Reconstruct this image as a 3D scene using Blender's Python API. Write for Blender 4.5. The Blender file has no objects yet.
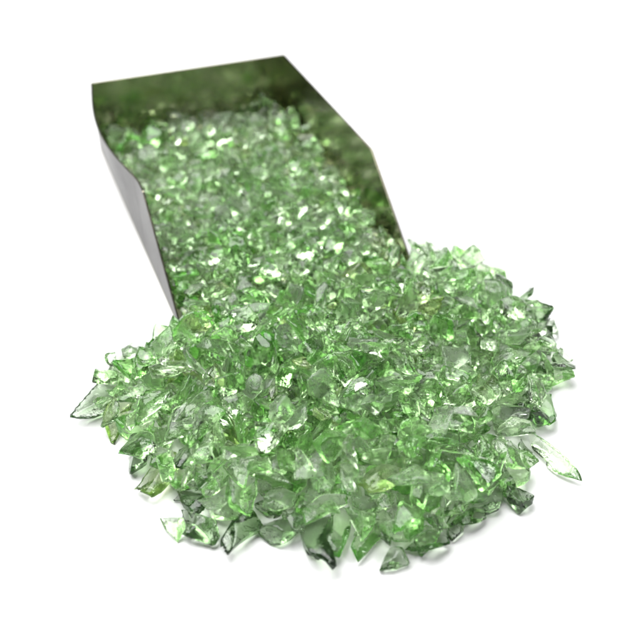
# Crushed pale green glass spilling out of an open steel scoop on a white tabletop (metres, real size)
import bpy, bmesh, math
import numpy as np
from mathutils import Vector, Quaternion, Matrix

sc = bpy.context.scene
COL = sc.collection

# ------------------------------------------------------------------ helpers
def link_mesh(name, verts, faces, mats, parent=None, smooth=False):
    me = bpy.data.meshes.new(name)
    me.from_pydata([tuple(v) for v in verts], [], [tuple(int(i) for i in f) for f in faces])
    for m in mats: me.materials.append(m)
    if smooth: me.polygons.foreach_set('use_smooth', [True] * len(me.polygons))
    me.update()
    o = bpy.data.objects.new(name, me); COL.objects.link(o)
    if parent: o.parent = parent
    return o

def tag(o, label=None, category=None, group=None, kind=None):
    for k, v in (('label', label), ('category', category), ('group', group), ('kind', kind)):
        if v: o[k] = v

def new_mat(name):
    m = bpy.data.materials.new(name); m.use_nodes = True
    nt = m.node_tree; nt.nodes.clear()
    return m, nt, nt.nodes, nt.links

def glass_mat(name, absorb, density, rough=(0.02, 0.34), tint=(1, 1, 1, 1), dust=.03, wave=1.0):
    """clear soda-lime glass; its colour comes from absorption along the path through the chip"""
    m, nt, N, L = new_mat(name)
    out = N.new('ShaderNodeOutputMaterial')
    g = N.new('ShaderNodeBsdfGlass'); g.inputs['IOR'].default_value = 1.5; g.inputs['Color'].default_value = tint
    tc = N.new('ShaderNodeTexCoord'); geo = N.new('ShaderNodeNewGeometry')
    # frosted patches of the broken surface
    n1 = N.new('ShaderNodeTexNoise'); n1.inputs['Scale'].default_value = 260; n1.inputs['Detail'].default_value = 3
    L.new(geo.outputs['Position'], n1.inputs['Vector'])
    mr = N.new('ShaderNodeMapRange'); mr.inputs[1].default_value = .44; mr.inputs[2].default_value = .66
    mr.inputs[3].default_value = rough[0]; mr.inputs[4].default_value = rough[1]
    L.new(n1.outputs['Fac'], mr.inputs[0]); L.new(mr.outputs[0], g.inputs['Roughness'])
    # fracture waves
    n2 = N.new('ShaderNodeTexNoise'); n2.inputs['Scale'].default_value = 480; n2.inputs['Detail'].default_value = 3
    n2.inputs['Distortion'].default_value = .8
    L.new(geo.outputs['Position'], n2.inputs['Vector'])
    b = N.new('ShaderNodeBump'); b.inputs['Strength'].default_value = BUMP * wave; b.inputs['Distance'].default_value = .0008
    L.new(n2.outputs['Fac'], b.inputs['Height']); L.new(b.outputs[0], g.inputs['Normal'])
    # glass powder clinging to the broken faces
    n3 = N.new('ShaderNodeTexNoise'); n3.inputs['Scale'].default_value = 190; n3.inputs['Detail'].default_value = 6; n3.inputs['Roughness'].default_value = .7
    L.new(geo.outputs['Position'], n3.inputs['Vector'])
    m3 = N.new('ShaderNodeMapRange'); m3.inputs[1].default_value = .46; m3.inputs[2].default_value = .70; m3.inputs[3].default_value = dust * .25; m3.inputs[4].default_value = dust
    L.new(n3.outputs['Fac'], m3.inputs[0])
    di = N.new('ShaderNodeBsdfDiffuse'); di.inputs['Color'].default_value = (.80, .88, .76, 1)
    tr = N.new('ShaderNodeBsdfTranslucent'); tr.inputs['Color'].default_value = (.80, .88, .76, 1)
    mx = N.new('ShaderNodeMixShader'); L.new(di.outputs[0], mx.inputs[1]); L.new(tr.outputs[0], mx.inputs[2])
    mm = N.new('ShaderNodeMixShader'); L.new(m3.outputs[0], mm.inputs[0]); L.new(g.outputs[0], mm.inputs[1]); L.new(mx.outputs[0], mm.inputs[2])
    L.new(mm.outputs[0], out.inputs['Surface'])
    v = N.new('ShaderNodeVolumeAbsorption'); v.inputs['Color'].default_value = (*absorb, 1); v.inputs['Density'].default_value = density
    L.new(v.outputs[0], out.inputs['Volume'])
    return m

# ------------------------------------------------------------------ tunables
BUMP = .40
GREEN = glass_mat('glass_green', (.58, .865, .39), 166, (0.0, .18), dust=.025)
PALE = glass_mat('glass_pale', (.62, .86, .45), 118, (0.0, .10), dust=.03)
DEEP = glass_mat('glass_deep', (.565, .87, .375), 196, (0.0, .08), dust=.01)
OLIVE = glass_mat('glass_olive', (.63, .79, .27), 150, (0.0, .14), dust=.03)
FROSTED = glass_mat('glass_frosted', (.59, .87, .41), 140, (.12, .45), dust=.15)
SMOKY = glass_mat('glass_smoky', (.48, .64, .40), 330, (0.0, .12), dust=.03, wave=.8)
GLASSES = [GREEN, PALE, DEEP, OLIVE, SMOKY, FROSTED]
TINT = ['green', 'pale green', 'deep green', 'yellowish green', 'greyish green', 'frosted green']

def steel_mat(name, col, rough, scale):
    m, nt, N, L = new_mat(name)
    out = N.new('ShaderNodeOutputMaterial'); p = N.new('ShaderNodeBsdfPrincipled')
    p.inputs['Base Color'].default_value = (*col, 1); p.inputs['Metallic'].default_value = 1
    geo = N.new('ShaderNodeNewGeometry')
    n = N.new('ShaderNodeTexNoise'); n.inputs['Scale'].default_value = scale; n.inputs['Detail'].default_value = 5
    L.new(geo.outputs['Position'], n.inputs['Vector'])
    r = N.new('ShaderNodeMapRange'); r.inputs[3].default_value = rough - .07; r.inputs[4].default_value = rough + .1
    L.new(n.outputs['Fac'], r.inputs[0]); L.new(r.outputs[0], p.inputs['Roughness'])
    b = N.new('ShaderNodeBump'); b.inputs['Strength'].default_value = .12; b.inputs['Distance'].default_value = .001
    n3 = N.new('ShaderNodeTexNoise'); n3.inputs['Scale'].default_value = 45; n3.inputs['Detail'].default_value = 2
    L.new(geo.outputs['Position'], n3.inputs['Vector']); L.new(n3.outputs['Fac'], b.inputs['Height']); L.new(b.outputs[0], p.inputs['Normal'])
    L.new(p.outputs[0], out.inputs['Surface'])
    return m
STEEL = steel_mat('scoop_steel', (.36, .345, .25), .17, 300)
OUTSIDE_DIMMED = steel_mat('scoop_outside_dimmed', (.135, .132, .127), .42, 60)  # the same steel, its darker reflections put into a grey colour
_n = OUTSIDE_DIMMED.node_tree; _p = _n.nodes['Principled BSDF']; _p.inputs['Metallic'].default_value = 0
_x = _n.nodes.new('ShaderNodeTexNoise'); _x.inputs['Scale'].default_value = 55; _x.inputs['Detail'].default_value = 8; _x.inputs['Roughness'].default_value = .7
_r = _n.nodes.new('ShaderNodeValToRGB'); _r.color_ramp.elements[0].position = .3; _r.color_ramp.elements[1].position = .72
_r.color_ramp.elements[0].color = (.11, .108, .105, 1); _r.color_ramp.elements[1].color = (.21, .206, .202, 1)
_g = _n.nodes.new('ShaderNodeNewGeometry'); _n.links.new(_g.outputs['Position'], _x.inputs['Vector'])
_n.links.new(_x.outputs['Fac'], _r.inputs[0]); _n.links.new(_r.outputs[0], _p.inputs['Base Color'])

def paper_mat():
    m, nt, N, L = new_mat('white_tabletop')
    out = N.new('ShaderNodeOutputMaterial'); p = N.new('ShaderNodeBsdfPrincipled')
    n = N.new('ShaderNodeTexNoise'); n.inputs['Scale'].default_value = 40; n.inputs['Detail'].default_value = 3
    r = N.new('ShaderNodeValToRGB'); r.color_ramp.elements[0].color = (.86, .86, .86, 1); r.color_ramp.elements[1].color = (.90, .90, .90, 1)
    L.new(n.outputs['Fac'], r.inputs[0]); L.new(r.outputs[0], p.inputs['Base Color'])
    p.inputs['Roughness'].default_value = .7; p.inputs['Specular IOR Level'].default_value = .2
    L.new(p.outputs[0], out.inputs['Surface'])
    return m

# ------------------------------------------------------------------ tabletop
R = 6.0
tab = link_mesh('tabletop', [(-R, -R, 0), (R, -R, 0), (R, R, 0), (-R, R, 0)], [(0, 1, 2, 3)], [paper_mat()])
tag(tab, 'plain white tabletop under the glass and the scoop', kind='structure')

# ------------------------------------------------------------------ scoop
AX, AY, YAW = -0.1077, 0.4269, 0.3696          # rear left corner and heading on the table
SW, L1, L2, SH, SM = 0.0957, 0.1098, 0.1545, 0.0353, 0.0030
TH = .0009
E1 = np.array([math.cos(YAW), math.sin(YAW)]); E2 = np.array([math.sin(YAW), -math.cos(YAW)])
scoop = bpy.data.objects.new('scoop', None); COL.objects.link(scoop)
scoop.empty_display_size = .03
scoop.matrix_world = Matrix.Translation((AX, AY, 0)) @ Matrix.Rotation(YAW, 4, 'Z')
tag(scoop, 'open steel scoop with upright back and slanted sides lying full of green glass', 'scoop')

def sheet(name, outline, axis, thick, bulge=None, outer=None):
    """a sheet-steel panel: outline in its own plane, real thickness, rounded edges"""
    bm = bmesh.new()
    vs = [bm.verts.new(p) for p in outline]
    f = bm.faces.new(vs)
    ex = bmesh.ops.extrude_face_region(bm, geom=[f])
    mv = [v for v in ex['geom'] if isinstance(v, bmesh.types.BMVert)]
    bmesh.ops.translate(bm, verts=mv, vec=Vector(axis) * thick)
    bmesh.ops.recalc_face_normals(bm, faces=bm.faces)
    bmesh.ops.bevel(bm, geom=[e for e in bm.edges if e.calc_face_angle(0) > .5], offset=thick * .3, segments=2, profile=.5, affect='EDGES')
    if bulge:
        bmesh.ops.triangulate(bm, faces=bm.faces)
        for v in bm.verts: v.co += Vector(bulge(v.co))
    me = bpy.data.meshes.new(name); bm.to_mesh(me); bm.free(); me.materials.append(STEEL); me.materials.append(OUTSIDE_DIMMED)
    if outer:                                          # same steel outside, painted dull grey for the dimmer ground it reflects
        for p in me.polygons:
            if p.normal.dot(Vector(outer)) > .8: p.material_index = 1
    o = bpy.data.objects.new(name, me); COL.objects.link(o); o.parent = scoop
    return o

def rim_line(n=14):
    """top edge of a side panel from the mouth back: low lip, slanted front, straight rear"""
    pts = []
    for i in range(n + 1): 
        t = L2 + (L1 - L2) * i / n
        pts.append((t, SM + (SH - SM) * i / n))
    for i in range(1, 2 * n + 1):
        pts.append((L1 - L1 * i / (2 * n), SH))
    return pts
def side_outline(x):
    top = rim_line(); 
    out = [(x, -t, z) for t, z in top]
    nb = 30
    out += [(x, -L2 * i / nb, TH) for i in range(nb + 1)]
    return out
def bowed(p):
    t = min(max(-p.y, 0), .1); u = min(max(p.z / SH, 0), 1)
    return (-.006 * math.sin(math.pi * (t / .1) ** 1.05) * u ** 1.5, 0, 0)
# sides run from the back panel's inner face to the mouth; in scoop space forward is -y
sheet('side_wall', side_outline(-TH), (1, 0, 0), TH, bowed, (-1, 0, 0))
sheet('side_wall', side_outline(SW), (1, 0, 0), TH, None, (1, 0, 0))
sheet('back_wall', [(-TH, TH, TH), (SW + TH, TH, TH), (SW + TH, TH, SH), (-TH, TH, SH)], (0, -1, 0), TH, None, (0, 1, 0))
sheet('base', [(-TH, TH, 0.0001), (SW + TH, TH, 0.0001), (SW + TH, -L2, 0.0001), (-TH, -L2, 0.0001)], (0, 0, 1), TH - .0001)

# ------------------------------------------------------------------ glass chips: shapes
def ico(sub):
    bm=bmesh.new(); bmesh.ops.create_icosphere(bm,subdivisions=sub,radius=1.0)
    v=np.array([x.co[:] for x in bm.verts]); f=np.array([[q.index for q in p.verts] for p in bm.faces]); bm.free()
    return v/np.linalg.norm(v,axis=1)[:,None],f

def shard_shape(seed,sub):
    """a broken glass chip: flat cleavage planes, hollow shell-shaped bites, faint ripples"""
    rng=np.random.default_rng(1000+seed)
    kind=seed%5
    asp={0:(1,.66,.46),1:(1,.46,.30),2:(1,.66,.26),3:(1,.34,.22),4:(1,.78,.58)}[kind]
    asp=np.array(asp)*rng.uniform(.85,1.15,3)
    D,Fc=ico(sub)
    n=int(rng.integers(7,11)); N=rng.normal(size=(n,3)); N/=np.linalg.norm(N,axis=1)[:,None]
    for _ in range(20):                                # spread the cleavage planes so the chip closes
        d=N[:,None]-N[None]; r=np.linalg.norm(d,axis=2)+np.eye(n); N=N+.05*(d/r[...,None]**3).sum(1); N/=np.linalg.norm(N,axis=1)[:,None]
    N+=rng.normal(size=N.shape)*.30; N/=np.linalg.norm(N,axis=1)[:,None]
    h=rng.uniform(.42,.95,n)
    c=D@N.T; t=np.where(c>.02,h/np.maximum(c,.02),1e3)
    R=[t]
    for _ in range(int(rng.integers(1,4))):            # shell-shaped hollows with faint ripples
        a=rng.normal(size=3); a/=np.linalg.norm(a); rad=rng.uniform(.8,2.0); dist=rad+rng.uniform(.36,.62)
        b=D@(a*dist); disc=b*b-(dist*dist-rad*rad)
        tt=np.where((disc>0)&(b>0),b-np.sqrt(np.maximum(disc,0)),1e3)
        ang=np.arccos(np.clip(D@a,-1,1))
        tt=tt*(1+.010*np.sin(ang*rng.uniform(16,30)+rng.uniform(0,6)))
        R.append(tt[:,None])
    R=np.concatenate(R,1); k=rng.uniform(40,95)
    r=((1/R)**k).sum(1)**(-1/k); r=np.minimum(r,1.6)
    P=D*r[:,None]*asp
    P[:,1:]*=(1-rng.uniform(.1,.42)*P[:,:1])           # one end runs out to a point
    P[:,1]+=rng.normal()*.12*P[:,0]**2
    P-=(P.max(0)+P.min(0))/2
    # principal frame: longest extent along x
    P/= (P[:,0].max()-P[:,0].min())
    return P,Fc

# ------------------------------------------------------------------ glass chips: where each one came to rest
# ten numbers a chip: shape, three sizes (0.1 mm), place (0.05 mm), rotation vector (1/30 radian);
# the chips seen largest come first
N_SEEN, N_ONE = 1476, 300
REST = np.array([
25,215,160,150,-1492,4767,82,6,4,31, 12,157,181,222,-1410,5111,69,-5,1,15, 27,161,141,152,-1243,5391,58,7,1,18, 12,211,111,135,-1354,4641,72,7,1,42, 
29,125,147,134,-1200,4517,75,-1,2,14, 20,143,153,163,-1096,4758,89,-4,-2,13, 4,84,78,105,-1135,4229,68,-1,-2,13, 2,205,118,141,-981,4131,52,1,1,34, 
12,106,85,104,-853,3732,42,7,1,-29, 15,170,134,115,-720,3706,66,9,-3,-25, 21,166,133,128,-466,3644,68,-6,6,-65, 25,140,159,153,-238,3682,56,-8,1,2, 
6,221,224,162,-14,3582,65,-2,-3,-47, 11,213,132,168,122,3684,49,6,-6,-48, 2,200,91,130,286,3649,49,1,0,-64, 12,90,90,147,410,3483,50,-5,0,6, 
15,135,124,107,613,3572,68,-5,-4,4, 27,144,81,140,812,3760,37,-6,-2,38, 20,97,101,107,902,3773,67,-9,-2,9, 29,85,102,118,1204,3925,58,-6,2,2, 
13,193,167,179,1146,4010,43,5,-6,-37, 28,254,240,193,1466,4279,40,6,-3,-31, 19,143,99,68,1486,4686,70,4,-2,-42, 24,97,175,90,1662,5067,63,1,-3,3, 
9,49,70,70,1764,5259,48,6,-2,-18, 9,88,90,62,1730,5616,43,1,-2,-40, 15,97,107,92,1618,5865,59,-3,-3,-17, 0,142,117,94,1353,6288,82,-6,0,-11, 
15,129,116,99,1113,6563,58,-2,3,-9, 20,120,141,150,873,6638,57,2,3,-6, 12,100,86,105,-700,3966,223,3,-1,-40, 2,164,127,152,-460,3841,197,-4,6,-46, 
13,215,135,97,-339,3947,287,-5,1,-21, 7,192,132,202,6,3904,326,-6,5,-48, 11,178,104,111,162,3873,337,-1,7,-46, 20,142,148,131,369,3842,319,-4,0,14, 
11,181,130,139,17,3721,209,2,4,20, 19,141,86,58,526,3657,147,2,-7,-50, 29,140,112,93,777,4016,267,6,5,13, 25,156,143,111,942,3918,135,-6,-1,13, 
12,132,142,145,-871,4347,290,8,0,14, 2,137,88,105,-818,4129,218,-5,-3,36, 20,105,116,113,-233,3794,185,3,3,0, 25,124,120,93,-584,3772,124,-2,1,-20, 
27,101,102,132,380,3605,123,-5,2,-34, 15,111,90,71,794,3793,122,8,-1,17, 2,135,89,117,1167,4167,180,1,-1,-38, 29,144,105,87,1223,4513,189,5,-1,10, 
0,131,103,69,-977,4746,358,-2,-4,8, 12,141,119,141,-746,3908,60,-8,2,-34, 15,121,96,90,821,3774,60,5,3,23, 25,135,136,97,1012,3895,60,-7,-3,22, 
2,122,105,142,1191,4075,80,0,-3,15, 27,96,117,174,-547,3836,64,5,-2,25, 12,103,89,116,600,3610,60,-2,-1,27, 11,89,140,181,-864,4067,80,-2,0,25, 
20,126,105,87,968,3993,120,2,6,28, 2,109,93,115,-93,3776,80,-4,0,22, 27,103,114,141,502,3659,80,4,0,24, 7,160,147,172,-879,5163,396,44,0,14, 
21,137,136,168,923,3945,289,20,-5,77, 19,93,106,102,-297,4008,482,-53,62,21, 12,158,147,142,-713,4203,427,-6,-18,13, 0,116,114,110,65,3989,428,45,15,-2, 
4,108,121,115,-1109,4250,174,11,8,-14, 16,153,141,137,-1071,4493,309,-62,-21,4, 19,98,93,111,1092,4632,306,-4,-2,-32, 14,99,104,112,218,3608,166,42,-24,-54, 
0,111,120,109,4,4555,416,-35,28,-75, 29,110,127,135,-582,4601,358,16,27,-49, 17,148,157,177,1316,5036,244,5,-5,-8, 7,135,137,147,727,4201,438,55,55,11, 
17,158,168,153,466,4549,449,-12,9,66, 17,119,115,115,-480,3919,282,12,-2,-48, 27,129,158,174,1244,4398,165,-44,12,13, 12,129,152,147,523,3821,358,11,90,-7, 
19,90,110,102,-226,4295,431,86,-19,25, 5,95,102,100,479,3621,221,40,81,7, 11,132,170,145,839,3824,257,-14,18,-48, 20,136,133,129,688,4516,387,24,69,26, 
19,103,105,94,835,5247,337,10,-49,12, 2,145,149,139,-203,5033,407,-65,-47,23, 29,112,125,135,371,5434,427,-9,44,-42, 4,108,114,122,159,4625,469,3,40,-31, 
4,108,106,125,1383,5553,280,-14,-85,-16, 17,117,124,118,899,4943,275,-53,67,23, 20,117,134,131,532,4056,389,-24,7,63, 19,83,81,82,-531,4407,359,73,-38,-39, 
17,125,141,130,-1184,4677,228,3,1,-15, 22,119,103,126,321,3968,380,-12,-40,-70, 4,112,108,109,-515,5264,383,-61,-52,-24, 29,112,110,126,656,3782,327,-16,-1,69, 
3,138,155,157,-98,3899,378,57,68,9, 19,88,88,99,-209,4672,399,67,-6,28, 9,136,114,135,1379,5240,271,0,78,33, 7,158,163,159,-279,3925,147,-51,-4,-19, 
10,123,117,138,1290,5745,259,19,16,74, 20,105,117,107,-723,4019,333,24,0,-90, 9,112,100,117,1407,4683,252,-22,-61,16, 24,132,126,124,264,4096,476,27,-53,42, 
19,93,99,109,210,5404,367,37,12,10, 4,105,106,137,-1056,5022,358,-58,-5,64, 4,111,112,122,1238,4839,299,-13,6,29, 22,116,114,129,-650,4139,344,22,-9,-54, 
0,117,109,113,-598,6033,370,28,-27,-28, 4,98,126,122,845,4561,307,-27,75,-30, 12,135,155,165,650,5484,383,0,53,-28, 25,139,144,132,-99,6162,345,-14,-28,74, 
15,101,125,135,322,4286,487,51,69,-33, 14,107,106,101,353,4851,488,-3,-61,63, 0,115,105,120,57,5655,391,54,-11,-62, 24,126,123,133,888,4773,278,23,-3,-9, 
21,108,130,139,-934,4049,216,-39,-32,50, 6,137,170,148,-405,4985,345,51,36,-62, 5,103,119,130,-32,4961,403,22,-18,85, 19,93,101,107,1188,6237,265,-17,34,81, 
27,120,122,123,-456,4609,319,-24,79,22, 4,114,113,117,-184,3990,303,-50,-57,20, 21,148,140,164,1019,5477,286,37,-64,50, 22,98,98,115,1032,5853,348,-11,-18,43, 
29,109,125,109,-715,5053,315,75,-10,-19, 14,99,97,115,555,5236,326,3,55,74, 16,124,154,153,-142,4315,346,-4,-11,27, 5,84,88,92,-340,3928,340,10,10,89, 
29,119,100,117,612,5819,366,-34,-81,-30, 16,106,130,142,239,4425,519,91,2,17, 20,138,142,134,1521,5195,227,-5,-25,-78, 15,114,112,107,-1200,4915,251,23,13,-79, 
24,121,130,132,-503,5530,384,-13,22,74, 9,115,106,133,595,3805,233,-28,33,-38, 20,137,127,138,102,6384,283,-65,-65,-3, 9,121,122,137,920,6070,323,10,-27,19, 
0,96,104,97,-1460,4944,157,80,19,-27, 2,104,108,109,552,4386,383,57,-57,-16, 112,151,141,163,1591,5740,100,-90,21,-5, 0,101,121,117,-337,4425,283,10,18,28, 
19,93,90,100,-736,5984,293,5,43,15, 23,134,127,125,236,3841,103,-2,39,39, 26,95,112,111,-625,3922,161,2,15,-69, 9,110,119,124,-654,5130,362,-75,-8,37, 
11,135,166,178,-450,4012,370,-19,-19,-62, 29,98,95,89,691,3918,300,39,67,-53, 23,150,145,150,777,5541,301,-22,-3,66, 17,113,103,105,-594,3801,170,-10,7,22, 
27,131,160,176,699,4099,353,-20,4,4, 0,102,118,120,-1610,8271,283,-2,4,-77, 0,70,85,89,1031,4489,230,-73,-11,-22, 29,123,112,137,216,4420,392,-11,10,-48, 
6,139,147,135,-468,4208,329,-3,-50,-9, 107,72,74,75,-137,3683,115,-33,-78,-6, 17,83,98,97,185,3855,384,19,8,78, 14,95,101,119,-303,5460,338,-65,-33,-6, 
7,132,138,147,1243,4617,226,-21,24,44, 6,125,148,139,1009,4169,181,1,-14,32, 105,107,115,111,1412,4610,108,-31,-67,35, 23,111,139,132,549,4721,422,66,-24,-29, 
5,73,75,86,355,3803,124,5,8,-9, 29,116,106,111,-147,5991,303,-8,4,-49, 6,147,156,141,74,4723,449,-66,-32,-19, 16,146,147,137,-473,5380,364,22,-6,14, 
116,106,118,133,-1355,4598,130,-5,-11,44, 19,108,93,100,-253,6883,264,41,11,-61, 23,99,90,99,175,3918,459,15,-41,34, 24,123,123,137,-382,5881,399,-72,54,-26, 
1,138,160,149,1336,4803,208,2,-8,-58, 7,130,122,122,-1595,7997,257,-57,68,18, 29,115,120,136,452,5993,340,0,-77,7, 6,121,138,129,-542,5023,352,-46,-1,-36, 
17,138,170,168,363,4753,281,1,53,-76, 22,97,101,106,-399,5196,375,-8,-23,-21, 22,116,121,122,313,5714,382,10,83,-43, 21,129,146,160,-1308,5006,173,23,-67,-9, 
19,98,90,114,-97,8024,284,11,72,4, 20,89,100,102,-747,4420,376,-10,49,-59, 4,84,100,96,752,5683,309,21,-4,-4, 14,105,99,111,-1084,7408,231,-41,23,46, 
26,128,140,150,962,4404,129,75,-1,24, 19,90,105,107,208,5618,328,-43,74,-25, 12,125,127,140,-125,5088,427,-34,10,-79, 19,87,107,108,-604,4060,130,-3,-6,-34, 
0,102,114,124,-1380,7792,255,-5,7,62, 0,95,98,113,-804,6421,300,4,6,3, 27,131,126,132,-781,6772,278,-67,42,25, 14,71,64,80,677,4393,360,-11,41,-8, 
19,84,90,84,706,5380,293,-11,10,35, 16,133,146,151,803,4268,368,8,1,-6, 21,123,117,111,-82,4102,344,-25,-41,-32, 19,90,102,86,-546,7102,278,-13,50,16, 
10,115,132,131,-1031,6038,200,23,-65,15, 19,78,82,76,-980,4388,143,46,58,35, 14,107,111,97,-380,6825,311,-42,-70,22, 5,128,113,111,532,6603,193,-29,22,-54, 
4,87,89,103,529,4184,360,-65,53,40, 5,93,119,102,-1028,7622,261,-55,-34,-45, 26,119,133,146,1,5507,398,-12,46,-37, 22,110,122,128,-1190,8156,323,22,5,-84, 
25,140,138,146,238,4794,392,-46,-15,54, 15,109,111,113,109,5049,449,-20,4,45, 15,109,130,120,-1930,8322,283,26,-53,-72, 122,54,65,71,704,3725,107,-71,1,-9, 
129,92,117,117,1249,4196,98,26,49,52, 18,149,153,166,-838,4899,287,38,-15,-25, 123,95,107,103,653,3683,118,-4,-74,-17, 22,119,125,115,476,5138,315,9,11,50, 
14,93,105,118,-915,8317,277,-67,-37,15, 8,123,141,132,205,5205,314,6,28,-75, 21,84,90,88,447,4269,323,-79,-13,23, 21,95,114,122,2,5191,405,64,-24,-25, 
29,115,105,114,-728,5792,235,55,-28,24, 0,110,103,128,-572,4890,262,48,-19,-75, 4,109,120,116,415,4474,348,4,-25,-33, 19,95,94,110,-654,6300,327,19,32,81, 
25,136,140,136,926,4599,269,-38,64,7, 10,119,111,114,975,5179,258,-16,22,62, 112,75,71,76,83,3552,116,2,14,37, 19,79,77,88,248,6296,228,68,23,8, 
4,95,123,129,-782,7334,262,84,12,-15, 8,122,134,139,50,4311,366,-14,7,-26, 19,76,79,87,519,5558,342,-38,28,61, 19,88,110,104,603,4103,208,69,34,13, 
25,79,72,81,-822,4341,352,15,-7,24, 17,114,122,133,-526,6693,269,10,44,-59, 20,130,126,160,295,6040,244,17,-6,5, 15,128,114,117,402,6909,218,-2,6,62, 
22,106,124,130,-1339,7093,230,-30,3,60, 19,104,105,92,-202,7704,221,-56,62,27, 0,104,114,121,1428,5087,149,-15,-15,-52, 0,95,97,106,-14,5310,369,-38,46,-2, 
26,82,85,82,158,3784,361,1,8,-39, 19,93,104,102,-955,7495,178,50,30,7, 20,91,88,80,76,3666,263,-9,19,23, 15,110,120,129,-86,4642,332,15,-61,-19, 
10,99,124,108,273,6957,276,42,-47,-20, 9,127,133,123,-1140,8214,224,-8,-28,32, 12,124,127,142,-854,4648,247,-42,-43,6, 15,104,108,135,-1329,4783,170,-32,5,-3, 
17,100,98,96,-311,6117,288,36,49,-38, 15,117,123,118,844,5087,225,2,53,-19, 10,115,140,122,-1317,6603,216,25,29,59, 10,86,82,84,601,4119,426,-51,5,57, 
17,140,132,156,-174,5658,221,-40,45,-8, 24,124,130,127,-1283,6946,215,-77,-19,-49, 112,156,149,148,697,3860,103,-28,51,-50, 29,77,78,74,426,3613,156,2,7,31, 
6,134,117,143,-1239,7509,264,-4,-7,31, 6,140,169,170,466,4037,274,-11,-8,-22, 103,145,145,154,1642,5090,122,-11,12,74, 19,89,105,107,1106,5901,283,-13,-7,-43, 
0,87,90,109,-29,6066,241,14,-3,-42, 0,110,101,113,-1128,4834,169,-7,39,58, 20,130,144,131,-1005,8031,225,-8,-3,15, 26,131,131,146,-23,4777,458,43,43,1, 
22,86,76,94,-915,6298,217,-7,-80,-18, 22,100,105,94,-293,4859,355,-63,13,-60, 5,99,101,96,-1336,8038,256,-10,18,-20, 19,59,61,62,1171,5154,248,70,-23,-17, 
19,99,93,109,1129,6389,193,35,-29,72, 10,123,138,117,-409,8422,259,-28,19,-37, 10,109,130,139,-257,8563,263,12,-19,20, 21,107,124,126,831,5933,292,-41,-70,10, 
4,100,115,131,-814,5311,374,-66,4,-26, 4,113,122,110,-1845,8072,207,-62,18,35, 24,117,120,109,-166,7225,259,-58,21,-41, 15,92,95,95,-552,7650,241,-69,-3,5, 
23,141,153,141,478,4976,373,33,-79,-36, 25,97,102,104,-437,6423,271,4,-24,34, 14,91,110,115,-133,5217,359,-24,16,-29, 0,97,129,116,-542,4287,230,39,-61,2, 
13,152,137,167,-3,4229,312,44,0,-81, 17,89,102,114,337,6692,201,-21,-73,-30, 29,115,119,137,-146,3998,111,-26,-13,-25, 25,86,100,110,-1427,4677,153,-2,-22,-44, 
14,100,117,99,-698,7099,225,31,-14,67, 9,112,96,104,-182,5970,238,34,66,4, 22,79,81,107,-551,4106,273,16,-12,92, 15,102,120,112,1104,5135,156,-27,-53,61, 
4,64,70,88,392,4045,406,0,-34,-35, 16,82,100,97,883,4281,436,82,-22,6, 27,131,133,144,-1033,6932,243,6,-83,17, 25,118,110,120,-401,4789,294,-38,-20,-38, 
13,156,140,149,234,4007,422,-42,15,-68, 17,129,119,148,-791,7800,183,-13,59,28, 3,121,123,137,287,4962,415,-66,-8,7, 0,80,82,83,-802,6278,258,6,-2,73, 
25,136,129,122,-973,4915,318,-27,8,57, 4,86,86,103,700,4967,195,-50,-28,-24, 29,101,92,106,-1136,6211,212,-11,-4,57, 19,95,97,109,-1121,4530,211,1,3,-41, 
9,77,73,76,-1203,4485,181,24,18,-51, 17,78,89,89,-573,5856,266,-51,-69,-18, 6,106,94,112,109,6152,268,76,37,39, 19,74,81,85,124,4902,384,-34,20,53, 
24,114,135,134,766,6323,170,-57,-44,-6, 25,133,148,169,-447,5055,234,-75,-28,15, 4,77,79,81,-110,4755,416,-12,30,29, 28,158,137,147,405,5392,322,-18,-5,30, 
22,117,110,114,-1466,6941,218,48,-15,-57, 20,85,90,91,-1128,6629,243,11,-74,48, 22,107,122,131,-543,7469,184,-39,-23,-36, 24,111,124,137,219,6742,209,5,34,48, 
4,111,114,119,-340,5065,329,46,40,70, 10,116,99,105,-266,5575,309,-39,-11,-64, 20,122,122,146,-1191,5070,212,8,16,53, 7,115,101,113,1571,5026,160,65,-16,-47, 
16,83,88,105,576,6181,316,29,11,-47, 9,110,106,108,-1151,6836,224,15,-49,-41, 29,79,100,87,1138,5756,243,15,39,-9, 21,104,103,123,351,6442,234,45,51,26, 
5,119,111,122,-903,5035,226,-7,-35,-8, 9,128,128,128,-323,4707,244,-62,-18,14, 20,83,85,93,1037,4953,267,-28,25,-49, 25,87,105,89,643,5092,285,-28,-73,17, 
1,151,139,145,264,4673,304,21,4,-66, 15,121,127,111,-1282,7312,204,-10,14,-7, 27,89,96,100,-60,3823,180,37,-83,9, 5,110,115,126,-676,5423,275,10,5,44, 
4,66,65,79,-1333,5166,178,1,-1,80, 18,121,137,140,765,6188,210,21,5,-65, 21,111,131,119,-767,8667,223,-55,23,20, 12,130,140,136,-419,6628,285,22,-24,-73, 
6,132,132,150,1003,5275,231,-13,56,37, 5,121,119,112,-395,7549,218,-41,-13,-60, 29,73,79,101,1150,5414,204,13,19,73, 29,110,126,137,514,4665,330,30,-22,-4, 
101,78,88,98,-315,3862,38,82,-35,-1, 15,79,92,94,-99,4326,250,-28,25,72, 15,98,105,110,-456,7048,255,-7,-27,-5, 25,75,85,83,75,4431,403,-40,-57,34, 
15,94,106,103,-630,8645,241,26,-39,37, 22,90,97,98,-922,4608,227,62,-10,57, 4,109,121,115,-773,6947,255,3,10,78, 20,90,95,97,-606,4263,385,-18,16,-13, 
13,101,107,109,474,3947,317,-30,48,31, 14,93,109,105,-698,8446,234,-13,2,-9, 12,146,150,140,-43,5677,312,33,-55,-5, 20,107,119,115,-823,4533,306,-24,53,-20, 
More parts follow.
